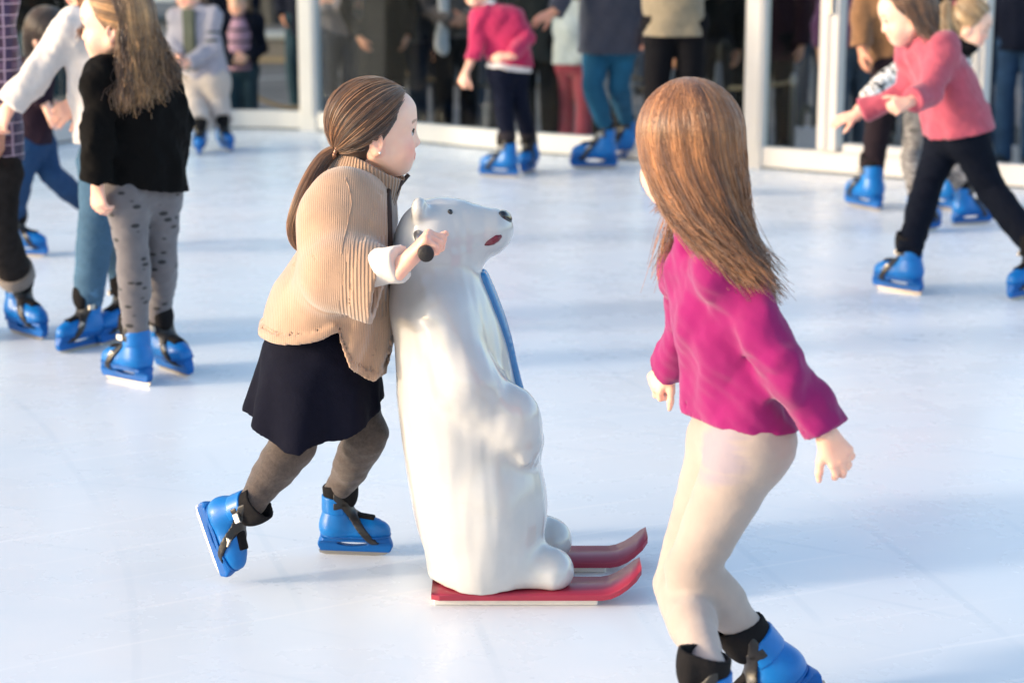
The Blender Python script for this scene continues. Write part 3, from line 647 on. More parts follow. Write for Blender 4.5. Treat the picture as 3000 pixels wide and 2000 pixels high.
# ================================================================== people: bodies, hands, heads, hair, clothes
SKIN = skin_mat('fair_skin', (0.94, 0.60, 0.455)); SKIN_D = skin_mat('tanned_skin', (0.60, 0.33, 0.22))
M_EYE = bpy.data.materials.new('eye'); M_EYE.use_nodes = True
_nt = M_EYE.node_tree; _at = N(_nt, 'Attribute', attribute_name='Col'); lk(_nt, _at.outputs['Color'], _nt.nodes['Principled BSDF'].inputs['Base Color']); _nt.nodes['Principled BSDF'].inputs['Roughness'].default_value = .08
def frame(f, up):
    f = nrm(f); l = nrm(np.cross(up, f)); u = np.cross(f, l); return np.array([f, l, u])      # rows: forward, left, up
def hand_ops(wr, f, n, thumb, s=1.0, curl=0.35, spread=1.0, k=.004, thumb_curl=0.3, fingers=(1, 1, 1, 1)):
    """f: towards the fingers, n: back of the hand, thumb: +1/-1 side along n x f"""
    f = nrm(f); n = nrm(n - f * (n @ f)); t = np.cross(n, f) * thumb; ops = []
    s = s * 0.8; P0 = V(wr)
    bases = [P0 + f * (.078 - .006 * abs(i - 1.2)) * s + t * (.029 - .0185 * i) * s - n * .002 * abs(i - 1.5) * s for i in range(4)]
    ops.append(('u', rcone(P0 - f * .03 * s, P0 + f * .012 * s, .021 * s, .023 * s, n, .78), .008))
    for i in range(4): ops.append(('u', rcone(P0 + f * .012 * s + t * (.012 - .008 * i) * s, bases[i], .0165 * s, .0120 * s, n, .85), .010))
    ops.append(('u', rcone(P0 + f * .015 * s + t * .014 * s - n * .006 * s, P0 + f * .045 * s + t * .026 * s - n * .010 * s, .016 * s, .014 * s), .010))
    for i, ln in enumerate((.064, .072, .067, .053)):
        p = bases[i]; a = curl * (.55 + .08 * i) * fingers[i]; d = f * 1.0 + t * (.10 - .065 * i) * spread
        for j, fr in enumerate((.47, .30, .23)):
            a2 = a + (0, .75, 1.25)[j] * curl * fingers[i]
            dd = nrm(d) * math.cos(a2) - n * math.sin(a2); q = p + dd * ln * fr * s
            ops.append(('u', rcone(p, q, (.0098, .0090, .0082)[j] * s, (.0090, .0082, .0070)[j] * s), k)); p = q
    p = P0 + f * .028 * s + t * .024 * s - n * .008 * s; d = nrm(f * .75 + t * .75 - n * .25)
    for j, ln in enumerate((.034, .028, .022)):
        q = p + d * ln * s; ops.append(('u', rcone(p, q, (.0135, .0105, .0095)[j] * s, (.0110, .0095, .0080)[j] * s), .006)); p = q
        d = nrm(d + f * .35 * thumb_curl - t * .5 * thumb_curl - n * .45 * thumb_curl)
    return ops
def head_ops(c, A, s, ears=True, detail=True):
    """c: centre of the skull, A rows forward/left/up; a child's head at s=1 is about 0.21 m tall"""
    P_ = lambda x, y, z: c + s * (V(x, y, z) @ A)
    ops = [('u', ell(P_(-.014, 0, .022), V(.094, .076, .088) * s, A), 0), ('u', ell(P_(.030, 0, -.028), V(.060, .060, .078) * s, A), .03 * s),
           ('u', ell(P_(.054, 0, -.083), V(.024, .028, .021) * s, A), .03 * s), ('u', rcone(P_(.048, .026, -.080), P_(-.012, .055, -.050), .017 * s, .015 * s), .03 * s), ('u', rcone(P_(.048, -.026, -.080), P_(-.012, -.055, -.050), .017 * s, .015 * s), .03 * s)]
    for sy in (-1, 1):
        ops += [('u', ell(P_(.053, sy * .035, -.050), V(.029, .028, .029) * s, A), .02 * s), ('u', ell(P_(.046, sy * .016, .036), V(.044, .042, .044) * s, A), .03 * s)]
        if detail: ops += [('u', rcone(P_(.078, sy * .012, .014), P_(.064, sy * .046, .013), .010 * s, .009 * s), .014 * s), ('s', ell(P_(.092, sy * .029, -.007), V(.014, .017, .0105) * s, A), .010 * s)]
    ops += [('u', rcone(P_(.079, 0, .002), P_(.095, 0, -.034), .0060 * s, .0092 * s), .014 * s)]
    if detail:
        for sy in (-1, 1): ops.append(('u', ell(P_(.088, sy * .011, -.037), V(.010, .007, .007) * s, A), .006 * s))
        ops += [('u', rcone(P_(.084, -.011, -.0595), P_(.084, .011, -.0595), .0072 * s, .0072 * s), .006 * s), ('u', rcone(P_(.082, -.009, -.0705), P_(.082, .009, -.0705), .0075 * s, .0075 * s), .006 * s),
                ('s', rcone(P_(.094, -.015, -.0645), P_(.094, .015, -.0645), .0028 * s, .0028 * s), .003 * s)]
    if ears:
        for sy in (-1, 1):
            B = np.array([nrm(A[0] + .18 * A[2]), nrm(A[1]), nrm(A[2] - .18 * A[0])]); e = P_(-.012, sy * .074, -.020)
            B = np.array([nrm(B[0] * .9 - sy * A[1] * -.35), nrm(A[1] - sy * B[0] * .35), B[2]])
            ops += [('u', ell(e, V(.018, .0075, .031) * s, B), .006 * s), ('s', ell(e + sy * A[1] * .008 * s + A[0] * .003 * s, V(.0105, .0075, .019) * s, B), .003 * s), ('u', ell(e - A[2] * .024 * s + A[0] * .004 * s, V(.009, .007, .010) * s, B), .005 * s)]
    return ops
def face_paint(v, c, A, s):
    q = (v - c) @ A.T / s; col = np.ones((len(v), 3))
    def blend(w_, k): return col * (1 - w_[:, None]) + V(k) * col * w_[:, None]
    g = lambda x, y, z, r: np.exp(-(((q[:, 0] - x) ** 2 + (np.abs(q[:, 1]) - y) ** 2 + (q[:, 2] - z) ** 2) / r ** 2))
    col = blend(np.clip(g(.07, .040, -.045, .026) * .95, 0, 1), (1.05, .60, .56))
    col = blend(np.clip(g(.098, 0, -.034, .012) * .4, 0, 1), (1.05, .70, .66))
    lip = (np.abs(q[:, 1]) < .021) & (q[:, 0] > .06) & (q[:, 2] > -.0755 + np.abs(q[:, 1]) * .22) & (q[:, 2] < -.0535 - np.abs(q[:, 1]) * .28)
    col = blend(lip * .95, (.80, .26, .28))
    brow = (q[:, 0] > .03) & (np.abs(q[:, 1]) > .012) & (np.abs(q[:, 1]) < .052) & (np.abs(q[:, 2] - .0175 - .004 * np.sin((np.abs(q[:, 1]) - .012) * 75)) < .0038)
    col = blend(brow * .75, (.28, .20, .16))
    col = blend(((q[:, 0] > -.03) & (q[:, 0] < .012) & (np.abs(q[:, 1]) > .068)) * .35, (1.0, .62, .55))
    return col
def add_eyes(person, base, c, A, s, iris=(.10, .045, .02), both=True):
    for sy in (-1, 1):
        e = c + s * (V(.0735, sy * .029, -.0065) @ A); v, f = sphere(e, .0118 * s, 18, 12); d = (v - e) / (.0118 * s)
        g = nrm(A[0] + A[1] * sy * .12); ca = d @ g; col = np.tile(V(.60, .55, .53), (len(v), 1)); col[ca > .68] = iris; col[ca > .90] = (.005, .005, .005)
        mesh_obj('eye', v, f, M_EYE, person, base, True, col)
        lid = [c + s * (V(.0735 + .0125 * math.cos(a) * .93, sy * (.029 + .0140 * math.sin(a)), -.0065 + .0062 * math.cos(a * .9)) @ A) for a in np.linspace(-1.0, 1.1, 9)]
        MB().tube(lid, [.0008 * s] + [.0018 * s] * 7 + [.0008 * s], 5).build('eyelash', M_LASH, person, base, True)
M_LASH = plain('dark_lash', (.02, .012, .01), .7)
H_BROWN = hair_mat('brown_hair', (.030, .011, .005), (.40, .19, .085)); H_DARK = hair_mat('dark_hair', (.012, .007, .005), (.10, .05, .028))
H_GINGER = hair_mat('auburn_hair', (.085, .026, .007), (.64, .27, .095)); H_BLOND = hair_mat('blond_hair', (.26, .15, .065), (.78, .60, .36)); H_GOLD = hair_mat('golden_brown_hair', (.055, .020, .007), (.85, .46, .19))
def scalp(c, A, s, d, lift=1.0):
    """point of the hair surface in skull direction d (head frame)"""
    d = np.asarray(d, float); d = d / np.linalg.norm(d, axis=-1, keepdims=True); r = V(.103, .086, .098) * s * lift
    t = 1 / np.sqrt(((d / r) ** 2).sum(-1, keepdims=True)); return c + (V(-.014, 0, .022) * s + d * t) @ A
def hair_cap(c, A, s, lift=0.99, front=.052, low=-.03, nape=-.075):
    """closed shell round the skull, open at the face"""
    P_ = lambda x, y, z: c + s * (V(x, y, z) @ A)
    ops = [('u', ell(P_(-.014, 0, .022), V(.102, .085, .097) * s * lift, A), 0), ('u', ell(P_(-.045, 0, -.03), V(.046, .058, .050) * s * lift, A), .03 * s),
           ('c', plane(P_(front, 0, .045), A[0] * .82 - A[2] * .57)), ('c', plane(P_(.0, 0, nape), -A[2]))]
    ops.append(('s', ell(P_(.055, 0, -.055), V(.062, .12, .075) * s, A), .012 * s))
    return ops
def finish_hair(person, base, name, mat, cap, paths, r0, r1, mid=None, h=.006, sides=3, tone=.25):
    V_, F_, C_ = [], [], []; n = 0
    if cap is not None:
        v, f = solid(cap, h, 2); V_.append(v); F_.append(f); C_.append(np.full(len(v), tone)); n += len(v)
    for p in paths:
        q = p[:, p.shape[1] // 2] @ np.array([[70., 0, 35], [10, 90, 0], [50, -20, 80]]); tn = np.clip(.5 + .2 * np.sin(q[:, 0]) * np.cos(q[:, 1] * .7) + .2 * np.sin(q[:, 2] * 1.6 + q[:, 0]) + RNG.normal(0, .13, len(p)), 0, 1)
        v, f, cc = strands(p, r0, r1, sides, tn, mid); V_.append(v); F_.append(f + n); C_.append(cc); n += len(v)
    c = np.concatenate(C_); return mesh_obj(name, np.concatenate(V_), np.concatenate(F_), mat, person, base, True, np.repeat(c[:, None], 3, 1))
def slerp(a, b, t):
    a, b = a / np.linalg.norm(a, axis=-1, keepdims=True), b / np.linalg.norm(b, axis=-1, keepdims=True)
    om = np.arccos(np.clip((a * b).sum(-1, keepdims=True), -.9999, .9999)); return (np.sin((1 - t) * om) * a + np.sin(t * om) * b) / np.sin(om)
def swept(c, A, s, tie, n, lift=(1.0, 1.05), part=None, rows_=(-1.0, 1.0)):
    """strands combed back from the hairline to a tie at world point tie"""
    td = nrm(((tie - c) / s) @ A.T - V(-.014, 0, .022)); out = []; m = 14
    for i in range(n):
        a = RNG.uniform(*rows_) * 1.28             # angle round the hairline, 0 at the forehead
        st = nrm(V(.70 * math.cos(a) + .04, math.sin(a) * .95, .82 * math.cos(a * 1.22) - .14))
        if RNG.random() < .36: st = nrm(V(RNG.uniform(-.75, -.30), RNG.choice([-1, 1]) * RNG.uniform(.6, .9), RNG.uniform(-.8, -.25)))
        q = nrm(st + RNG.normal(size=3) * .03) if RNG.random() < .5 else nrm(slerp(st, td, RNG.uniform(0, .6)) + RNG.normal(size=3) * .05)
        t = np.linspace(0, 1, m)[:, None]; d = slerp(q[None, :], td[None, :], t); lf = RNG.uniform(*lift)
        p = scalp(c, A, s, d, lf); p = p + (np.linspace(0, 1, m)[:, None] ** 6) * (tie - p[-1]) * .9 + RNG.normal(size=3) * .0008; out.append(p)
    return np.array(out)
def falling(c, A, s, n, az, ends, lift=(1.0, 1.06), drop=1.45, m=20, jitter=.012, crown=(.02, 0, 1), wave=.004):
    """loose hair: from the crown over the skull, then down to ends(a) (world point, a in 0..1 across the azimuth range)"""
    out = []
    for i in range(n):
        u = RNG.random(); a = lerp(az[0], az[1], u); root = nrm(V(crown) + V(RNG.normal(0, .12), RNG.normal(0, .02), 0) + V(math.cos(a), math.sin(a), 0) * RNG.uniform(0, 1.2) * (RNG.random() < .6))
        side = nrm(V(math.cos(a), math.sin(a), -.12)); k = int(m * .5); t = np.linspace(0, 1, k)[:, None]
        p = scalp(c, A, s, slerp(root[None], side[None], t), RNG.uniform(*lift)); e = ends(u) + RNG.normal(size=3) * jitter
        L = RNG.uniform(.74, 1.0); p0, d0 = p[-1], nrm(p[-1] - p[-2]); ln = np.linalg.norm(e - p0); t2 = np.linspace(0, L, m - k + 1)[1:, None]
        b = p0 + d0 * ln * .35; q = (1 - t2) ** 2 * p0 + 2 * t2 * (1 - t2) * b + t2 ** 2 * e
        ph = RNG.uniform(0, 6.28); q = q + np.sin(t2 * 12 + ph) * wave * RNG.normal(size=3) * t2; out.append(np.concatenate([p, q]))
    return np.array(out)
def tail(path, rad, n, m=24, flat=None):
    """bundle of strands along a path with given radii"""
    path = np.array(path); L = np.linspace(0, 1, len(path)); t = np.linspace(0, 1, m); P_ = np.stack([np.interp(t, L, path[:, i]) for i in range(3)], 1)
    for _ in range(3): P_[1:-1] = P_[1:-1] * .5 + (P_[:-2] + P_[2:]) * .25
    r = np.interp(t, np.linspace(0, 1, len(rad)), rad); T_ = np.gradient(P_, axis=0); T_ /= np.linalg.norm(T_, axis=1)[:, None]
    U = np.cross(T_, V(0, 1, 0)); U /= np.linalg.norm(U, axis=1)[:, None] + 1e-9; B = np.cross(T_, U); out = []
    for i in range(n):
        a, q = RNG.uniform(0, 6.28), math.sqrt(RNG.random()); a2 = a + RNG.normal(0, .5); aa = a + (a2 - a) * t; e = RNG.uniform(.86, 1.0)
        k = np.minimum(t * 1.0, e); pp = np.stack([np.interp(k, t, P_[:, j]) for j in range(3)], 1)
        out.append(pp + r[:, None] * q * (np.cos(aa)[:, None] * U + np.sin(aa)[:, None] * B))
    return np.array(out)
# ------------------------------------------------------------------ a clothed figure from its joints
def mid(a, b, t=.5): return lerp(V(a), V(b), t)
def figure(name, label, cat, J, s, look, group=None, h=.007, hh=.004):
    """J: joints in world metres: pel, chest, neck, head, face(dir), shL elL wrL ... hipL knL + feet (o, fwd, up).
    s: 1 for a child of 1.3 m.  look: materials and cuts."""
    base = V(J['base']); t_ = thing(name, label, cat, base, group); k = s; up = nrm(V(J['neck']) - V(J['pel']))
    hd, A = V(J['head']), frame(J['face'], J.get('hup', V(0, 0, 1)))
    ankle, limbs = {}, {}
    side = nrm(V(J['shR']) - V(J['shL'])); fr = nrm(np.cross(up, side)); flip = 1 if np.cross(V(0, 0, 1), V(J['face'])) @ (V(J['shL']) - V(J['shR'])) > 0 else -1
    for S in 'LR':
        ft = J['foot' + S]
        if look.get('skates', True): op, an, uz = put_skate(t_, base, V(ft[0]), V(ft[1]), V(ft[2]), ft[3] if len(ft) > 3 else s * look.get('ss', 1.0), S); ankle[S] = (op, an, uz)
        else: o = V(ft[0]); x = nrm(V(ft[1])); ankle[S] = (o + V(0, 0, .10 * s) - x * .04 * s, o + V(0, 0, .06 * s) - x * .04 * s, V(0, 0, 1))
    # --- body: one continuous mesh
    th = look.get('fat', 1.0) * k
    ops = []
    for S in 'LR':
        op, an, uz = ankle[S]; hp, kn = V(J['hip' + S]), V(J['kn' + S])
        ops += [('u', rcone(hp, kn, .066 * th, .042 * th), .02), ('u', rcone(kn, op, .042 * th, .029 * th), .01), ('u', rcone(kn + (op - kn) * .15, kn + (op - kn) * .5, .040 * th, .038 * th), .02), ('u', rcone(op, an, .028 * th, .030 * th), .01)]
        sh, el, wr = V(J['sh' + S]), V(J['el' + S]), V(J['wr' + S])
        ops += [('u', rcone(sh, el, .026 * th, .022 * th), .02), ('u', rcone(el, wr, .024 * th, .019 * th), .01)]
    ops += [('u', rcone(J['hipL'], J['hipR'], .072 * th, .072 * th, fr, .95), .03), ('u', rcone(mid(J['pel'], J['pel']), J['chest'], .082 * th, .088 * th, fr, .85), .04), ('u', rcone(J['shL'], J['shR'], .034 * th, .034 * th), .05),
            ('u', rcone(J['chest'], mid(J['shL'], J['shR']), .09 * th, .06 * th, fr, .8), .05)]
    nk0, nk1 = mid(J['shL'], J['shR']) * .5 + V(J['neck']) * .5, hd + s * look.get('hs', 1) * (V(-.028, 0, -.055) @ A)
    nck = [('u', rcone(nk0, nk1, .044 * k, .040 * k), .02)]
    v, f = solid(ops + nck, h, 2); VV, FF, n = [v], [f], len(v); CC = [np.ones((n, 3))]
    hs = s * look.get('hs', 1.0)
    v, f = solid(head_ops(hd, A, hs, look.get('ears', True), look.get('face', False)) + nck, look.get('hr', .0045), 1); VV.append(v); FF.append(f + n); n += len(v); CC.append(face_paint(v, hd, A, hs))
    for S, sg in (('L', -1), ('R', 1)):
        el, wr = V(J['el' + S]), V(J['wr' + S]); hd_ = J.get('hand' + S)
        hf, hn, cu = hd_ if hd_ is not None else (nrm(wr - el), side * (1 if S == 'R' else -1), .55)
        v, f = solid([('u', rcone(lerp(el, wr, .55), wr, .024 * th, .0185 * th), .01)] + hand_ops(wr, V(hf), V(hn), sg * flip, s * look.get('hands', 1.0), cu), hh * max(1, s * .9), 1)
        VV.append(v); FF.append(f + n); n += len(v); c = np.tile(V(1.02, .84, .80), (len(v), 1)); CC.append(c)
    mesh_obj('body', np.concatenate(VV), np.concatenate(FF), look.get('skin', SKIN), t_, base, True, np.concatenate(CC))
    if look.get('face'): add_eyes(t_, base, hd, A, hs)
    # --- trousers
    tr = look['trousers']; e = tr.get('ease', .010); ops = []; hem = tr.get('hem', .0)
    for S in 'LR':
        op, an, uz = ankle[S]; hp, kn = V(J['hip' + S]), V(J['kn' + S]); en = op + nrm(op - kn) * (.03 - hem) * s
        ops += [('u', rcone(hp, kn, .068 * th + e, .044 * th + e), .02), ('u', cutp(rcone(kn, en + nrm(en - kn) * .04, .044 * th + e, tr.get('cuff', .031) * th + e), en, nrm(en - kn)), .012),
                ('u', rcone(kn + (en - kn) * .12, kn + (en - kn) * .45, .043 * th + e, .040 * th + e), .02)]
    ops += [('u', rcone(J['hipL'], J['hipR'], .076 * th + e, .076 * th + e, fr, .95), .03), ('u', rcone(J['pel'], mid(J['pel'], J['chest'], .4), .086 * th + e, .08 * th + e, fr, .85), .03)]
    ops += [('d', wrinkle(11, .0022 * tr.get('fold', 1), 48 / s, (.5, .5, 1.3))), ('d', wrinkle(12, .0012 * tr.get('fold', 1), 105 / s, (.5, .5, 1.6)))]
    v, f = solid(ops, h, 1); tro = mesh_obj(tr.get('name', 'trousers'), v, f, tr['mat'], t_, base)
    if 'rolled' in tr:
        for S in 'LR':
            op, an, uz = ankle[S]; kn = V(J['kn' + S]); d = nrm(op - kn); en = op + d * (.03 - hem) * s; r_ = tr.get('cuff', .031) * th + e + .006
            v, f = solid([('u', inter(rcone(en - d * .09 * s, en + d * .06, r_ + .004, r_), slab(en - d * .022 * s, d, .026 * s)), 0)], h, 1); mesh_obj('rolled_cuff', v, f, tr['rolled'], tro, base)
    # --- top
    tp = look['top']; e = tp.get('ease', .012); ops = []
    for S in 'LR':
        sh, el, wr = V(J['sh' + S]), V(J['el' + S]), V(J['wr' + S]); d = nrm(wr - el); sl_ = tp.get('sleeve' + S, tp.get('sleeve', .96)); en = lerp(el, wr, sl_)
        ops += [('u', rcone(lerp(sh, el, -.06), el, .038 * th + e, .031 * th + e), .05), ('u', cutp(rcone(el, en + d * .03, .031 * th + e, tp.get('cuff', .024) * th + e), en, d), .012)]
    hm = tp['hem']; hp_, hn_ = V(hm[0]), nrm(V(hm[1])); bell = tp.get('flare', 1.0)
    lowc = J['pel'] + (-up) * tp.get('drop', .05) * s
    ops += [('u', rcone(lowc + side * -.03 * th, V(J['chest']) + side * -.03 * th, (.092 * bell) * th + e, .090 * th + e, fr, .85), .04), ('u', rcone(lowc + side * .03 * th, V(J['chest']) + side * .03 * th, (.092 * bell) * th + e, .090 * th + e, fr, .85), .04),
            ('u', rcone(J['shL'], J['shR'], .048 * th + e, .048 * th + e), .05), ('u', rcone(J['chest'], mid(J['shL'], J['shR']), .092 * th + e, .062 * th + e, fr, .8), .05),
            ('u', cutp(rcone(nk0, nk1, .046 * k + e * .6, .044 * k + e * .5), lerp(nk0, nk1, tp.get('neck', .35)), nrm(nk1 - nk0)), .02)]
    for x in tp.get('extra', []): ops.append(x)
    ops += [('d', wrinkle(tp.get('seed', 21), tp.get('fold', .0035), 34 / s, (1, 1, .7))), ('d', wrinkle(22, .0015, 85 / s, (1, 1, 1)))]
    band = tp.get('band', .0); 
    if band: ops.append(('d', lambda x, y, z: -f4(.004) * np.clip((plane(hp_, hn_)(x, y, z) + f4(band)) * f4(70), 0, 1)))
    ops.append(('hollow', plane(hp_, hn_), .035, max(.007, 2.3 * h)))
    v, f = solid(ops, h, 1); topo = mesh_obj(tp.get('name', 'sweater'), v, f, tp['mat'], t_, base)
    if 'shirt' in tp:      # shirt tail showing under the sweater
        sp = tp['shirt']; p2 = hp_ + hn_ * sp[1]
        ops2 = [('u', rcone(lowc, V(J['chest']), (.088 * bell) * th + e, .085 * th + e, fr, .85), .04), ('u', rcone(J['hipL'], J['hipR'], .08 * th + e, .08 * th + e, fr, .95), .03), ('d', wrinkle(31, .003, 40 / s)), ('c', plane(p2, hn_)), ('c', plane(hp_ - hn_ * .06, -hn_))]
        v, f = solid(ops2, h, 1); mesh_obj('shirt', v, f, sp[0], t_, base)
    if 'collar' in tp:
        d = nrm(nk1 - nk0); pc = lerp(nk0, nk1, .42); v, f = solid([('u', inter(rcone(nk0, nk1, .052 * k, .047 * k), slab(pc, d, .018 * s)), 0), ('d', wrinkle(3, .0015, 60))], h * .8, 1); mesh_obj('collar', v, f, tp['collar'], t_, base)
    if not look.get('skates', True):
        for S in 'LR':
            ft = J['foot' + S]; o, x = V(ft[0]), nrm(V(ft[1])); v, f = solid([('u', rcone(o - x * .06 * s + V(0, 0, .045 * s), o + x * .07 * s + V(0, 0, .032 * s), .038 * s, .030 * s), 0), ('u', rcone(o - x * .045 * s + V(0, 0, .04 * s), o - x * .045 * s + V(0, 0, .10 * s), .037 * s, .036 * s), .02), ('c', plane(o, (0, 0, -1)))], h, 1)
            mesh_obj('shoe', v, f, look.get('shoe', M_STRAP), t_, base)
    return t_, base, hd, A, hs
def px_joints(Y, tab):
    """joints given as picture points plus a step towards (-) or away from (+) the camera, metres"""
    return {n: W(p[0], p[1], Y + (p[2] if len(p) > 2 else 0)) for n, p in tab.items()}
def flat_foot(heel, toe, tilt=0.0):
    """foot on the ice between two picture points of the blade"""
    a, b = G(*heel), G(*toe); f = nrm(b - a); l = np.linalg.norm(b - a); up = nrm(V(0, 0, 1) + np.cross(f, V(0, 0, 1)) * tilt)
    return [mid(a, b), f, up]
# ================================================================== the girl in the camel poncho
from mathutils.bvhtree import BVHTree
def caster(o, base):
    bv = BVHTree.FromPolygons([tuple(q.co) for q in o.data.vertices], [tuple(p.vertices) for p in o.data.polygons])
    def f(px, py):
        r = bv.ray_cast(Vector(V(0, 0, CAMZ) - base), Vector(nrm(ray(px, py))))
        return None if r[0] is None else (V(r[0]) + base, V(r[1]))
    return f
def knit_mat(name, c, rot=0.0, period=.0048, strength=.36):
    m, nt, bs = new_mat(name); c = V(c); v = coords(nt, (1, 1, 1), (0, rot, 0))
    wv = N(nt, 'TexWave', wave_type='BANDS', bands_direction='X', wave_profile='SIN'); wv.inputs['Scale'].default_value = .314 / period; wv.inputs['Distortion'].default_value = 1.6; wv.inputs['Detail'].default_value = 2; wv.inputs['Detail Scale'].default_value = .25
    lk(nt, v, wv.inputs['Vector']); n1 = noise(nt, v, 16, 4, .6); n2 = noise(nt, coords(nt, (380, 380, 260)), 1.0, 2)
    a = ramp(nt, n1, [(.3, tuple(c * .88)), (.7, tuple(np.minimum(c * 1.1, 1)))])
    a = mixc(nt, .15, a, mixc(nt, wv.outputs['Fac'], tuple(c * .62), tuple(np.minimum(c * 1.15, 1)))); lk(nt, a, bs.inputs['Base Color'])
    bs.inputs['Roughness'].default_value = .95; sheen(bs, .5)
    b1 = bump(nt, bs, wv.outputs['Fac'], strength, .002); b2 = bump(nt, bs, n2, .35, .0015, b1); bump(nt, bs, noise(nt, v, 45, 3), .3, .004, b2); return m
def main_girl():
    Y = 4.88; k = 1 / ppm(Y)
    J = px_joints(Y, dict(pel=(940, 985), chest=(1015, 690), neck=(1062, 535), head=(1102, 378, -.005), shL=(1075, 560, .125), elL=(1010, 790, .2), wrL=(1192, 765, .13),
                          shR=(1005, 580, -.13), elR=(965, 812, -.22), wrR=(1192, 768, -.348), hipL=(968, 1000, .06), hipR=(915, 1000, -.06), knL=(1076, 1272, .03), knR=(866, 1292, -.07)))
    J['face'] = V(math.cos(R(12)), math.sin(R(12)), .01); J['base'] = V(J['pel'][0], Y, 0)
    J['footL'] = flat_foot((930, 1620), (1148, 1628)) + [.87]
    J['footR'] = [W(606, 1586, 4.80), W(640, 1694, 4.80) - W(566, 1482, 4.86), V(.82, -.40, .42), .87]
    hf = lambda dx, dz, dy=0: nrm(V(dx, dy, dz))
    J['handR'] = (hf(.60, .80), hf(-.80, .60), 1.95); J['handL'] = (hf(.66, .70, -.1), hf(-.74, .66), 1.95)
    tights = fabric('heather_tights', (.085, .064, .056), var=.25, sc=5)
    cream = fabric('cream_jersey', (.70, .63, .56), var=.04)
    lab = 'girl in a camel knitted poncho and navy skirt pushing the white bear skating aid'
    look = dict(face=True, hr=.003, hs=1.02, skin=SKIN, trousers=dict(mat=tights, ease=.006, cuff=.025, name='tights', hem=.022), top=dict(mat=cream, ease=.004, cuff=.040, sleeve=.93, hem=(W(950, 930, Y), (-.2, 0, -1)), name='shirt', fold=.002), hands=1.28, fat=1.0)
    t_, base, hd, A, hs = figure('person', lab, 'person', J, 1.0, look, None, .0055, .0032)
    # skirt
    rws = rows(Y, [(930, 795, 1112, 0, .16), (1015, 768, 1112, 0, .18), (1100, 750, 1114, 0, .185), (1191, 728, 1117, 0, .20), (1262, 712, 1124, 0, .21)])
    def pleat(x, y, z):
        a = np.arctan2(y - f4(Y), x - f4(base[0] - .02)); w_ = np.clip((f4(rws[1][0]) - z) / f4(.2), 0, 1.2)
        return (np.sin(a * f4(9) + f4(.6)) * f4(.013) + np.sin(a * f4(5) + 2) * f4(.008)) * w_
    hx = [W(p, q, Y) for p, q in ((722, 1196), (753, 1207), (810, 1230), (863, 1257), (906, 1260), (929, 1243), (1018, 1234), (1060, 1215), (1118, 1188))]
    hem = lambda x, y, z: np.interp(x.ravel(), [q[0] for q in hx], [q[2] for q in hx]).reshape(x.shape).astype(f4) - z + (y - f4(Y)) * f4(.02)
    v, f = solid([('u', loft(rws, 2.2), 0), ('d', pleat), ('d', wrinkle(9, .0012, 50)), ('hollow', hem, .16, .012)], .005, 1)
    mesh_obj('skirt', v, f, fabric('navy_wool_skirt', (.0045, .005, .013), sc=2, wool=.12), t_, base)
    # poncho
    camel = knit_mat('camel_knit', (.44, .275, .182)); camel_rib = knit_mat('camel_rib', (.42, .262, .172), R(0), .0085, .9); camel_band = knit_mat('camel_band', (.455, .288, .19), R(90), .007, .5)
    rws = rows(Y, [(478, 1006, 1128, 0, .062), (500, 975, 1140, 0, .085), (530, 935, 1150, 0, .125), (560, 918, 1155, 0, .152), (600, 906, 1158, 0, .175), (660, 897, 1160, 0, .19), (710, 887, 1160, 0, .198), (760, 856, 1161, 0, .205), (820, 812, 1163, 0, .212), (900, 778, 1164, 0, .22), (960, 766, 1162, 0, .224), (1015, 765, 1158, 0, .226), (1080, 790, 1142, 0, .222), (1140, 830, 1126, 0, .215)])
    hx = [W(p, q, Y - .2) for p, q in ((740, 1012), (765, 1014), (800, 1014), (863, 1010), (905, 1002), (945, 991), (982, 972), (994, 972), (1000, 1012), (1027, 1074), (1045, 1096), (1067, 1114), (1090, 1126), (1108, 1131), (1124, 1126), (1150, 1010), (1170, 930))]
    hxx, hzz = np.array([q[0] for q in hx]), np.array([q[2] for q in hx])
    def hemf(x, y, z):
        xs = x.ravel(); zt = np.interp(xs, hxx, hzz).reshape(x.shape).astype(f4); return zt - z - (y - f4(Y - .2)) * f4(.015)
    band = lambda x, y, z: -f4(.0085) * np.clip((f4(.028) + hemf(x, y, z)) * f4(110), 0, 1) 
    folds = lambda x, y, z: f4(.010) * np.sin((x * f4(1.0) + (y - f4(Y)) * f4(.6) + f4(.16) * np.sin(z * 7)) * f4(52)) * np.clip((f4(W(0, 620, Y)[2]) - z) * 6, 0, 1) * np.clip((x - f4(W(940, 0, Y)[0])) * 9, .12, 1)
    slC, slU = W(1100, 843, Y - .292), nrm(V(.972, -.10, -.19)); slN = nrm(np.cross(slU, V(0, 1, 0))); slN = slN if slN[2] > 0 else -slN
    el_ = slC - slU * .085 + V(0, .035, .008)
    cuffc = W(1106, 841, Y - .294)
    slv = rcone(W(1000, 640, Y - .13), W(990, 795, Y - .20), .092, .095, (0, 1, 0), .8); slv0 = rcone(W(1012, 568, Y - .115), W(1000, 650, Y - .14), .066, .09, (0, 1, 0), .95); slv2 = cutp(rcone(el_, slC + slU * .08, .092, .084, (0, 1, 0), .86), cuffc, slU)
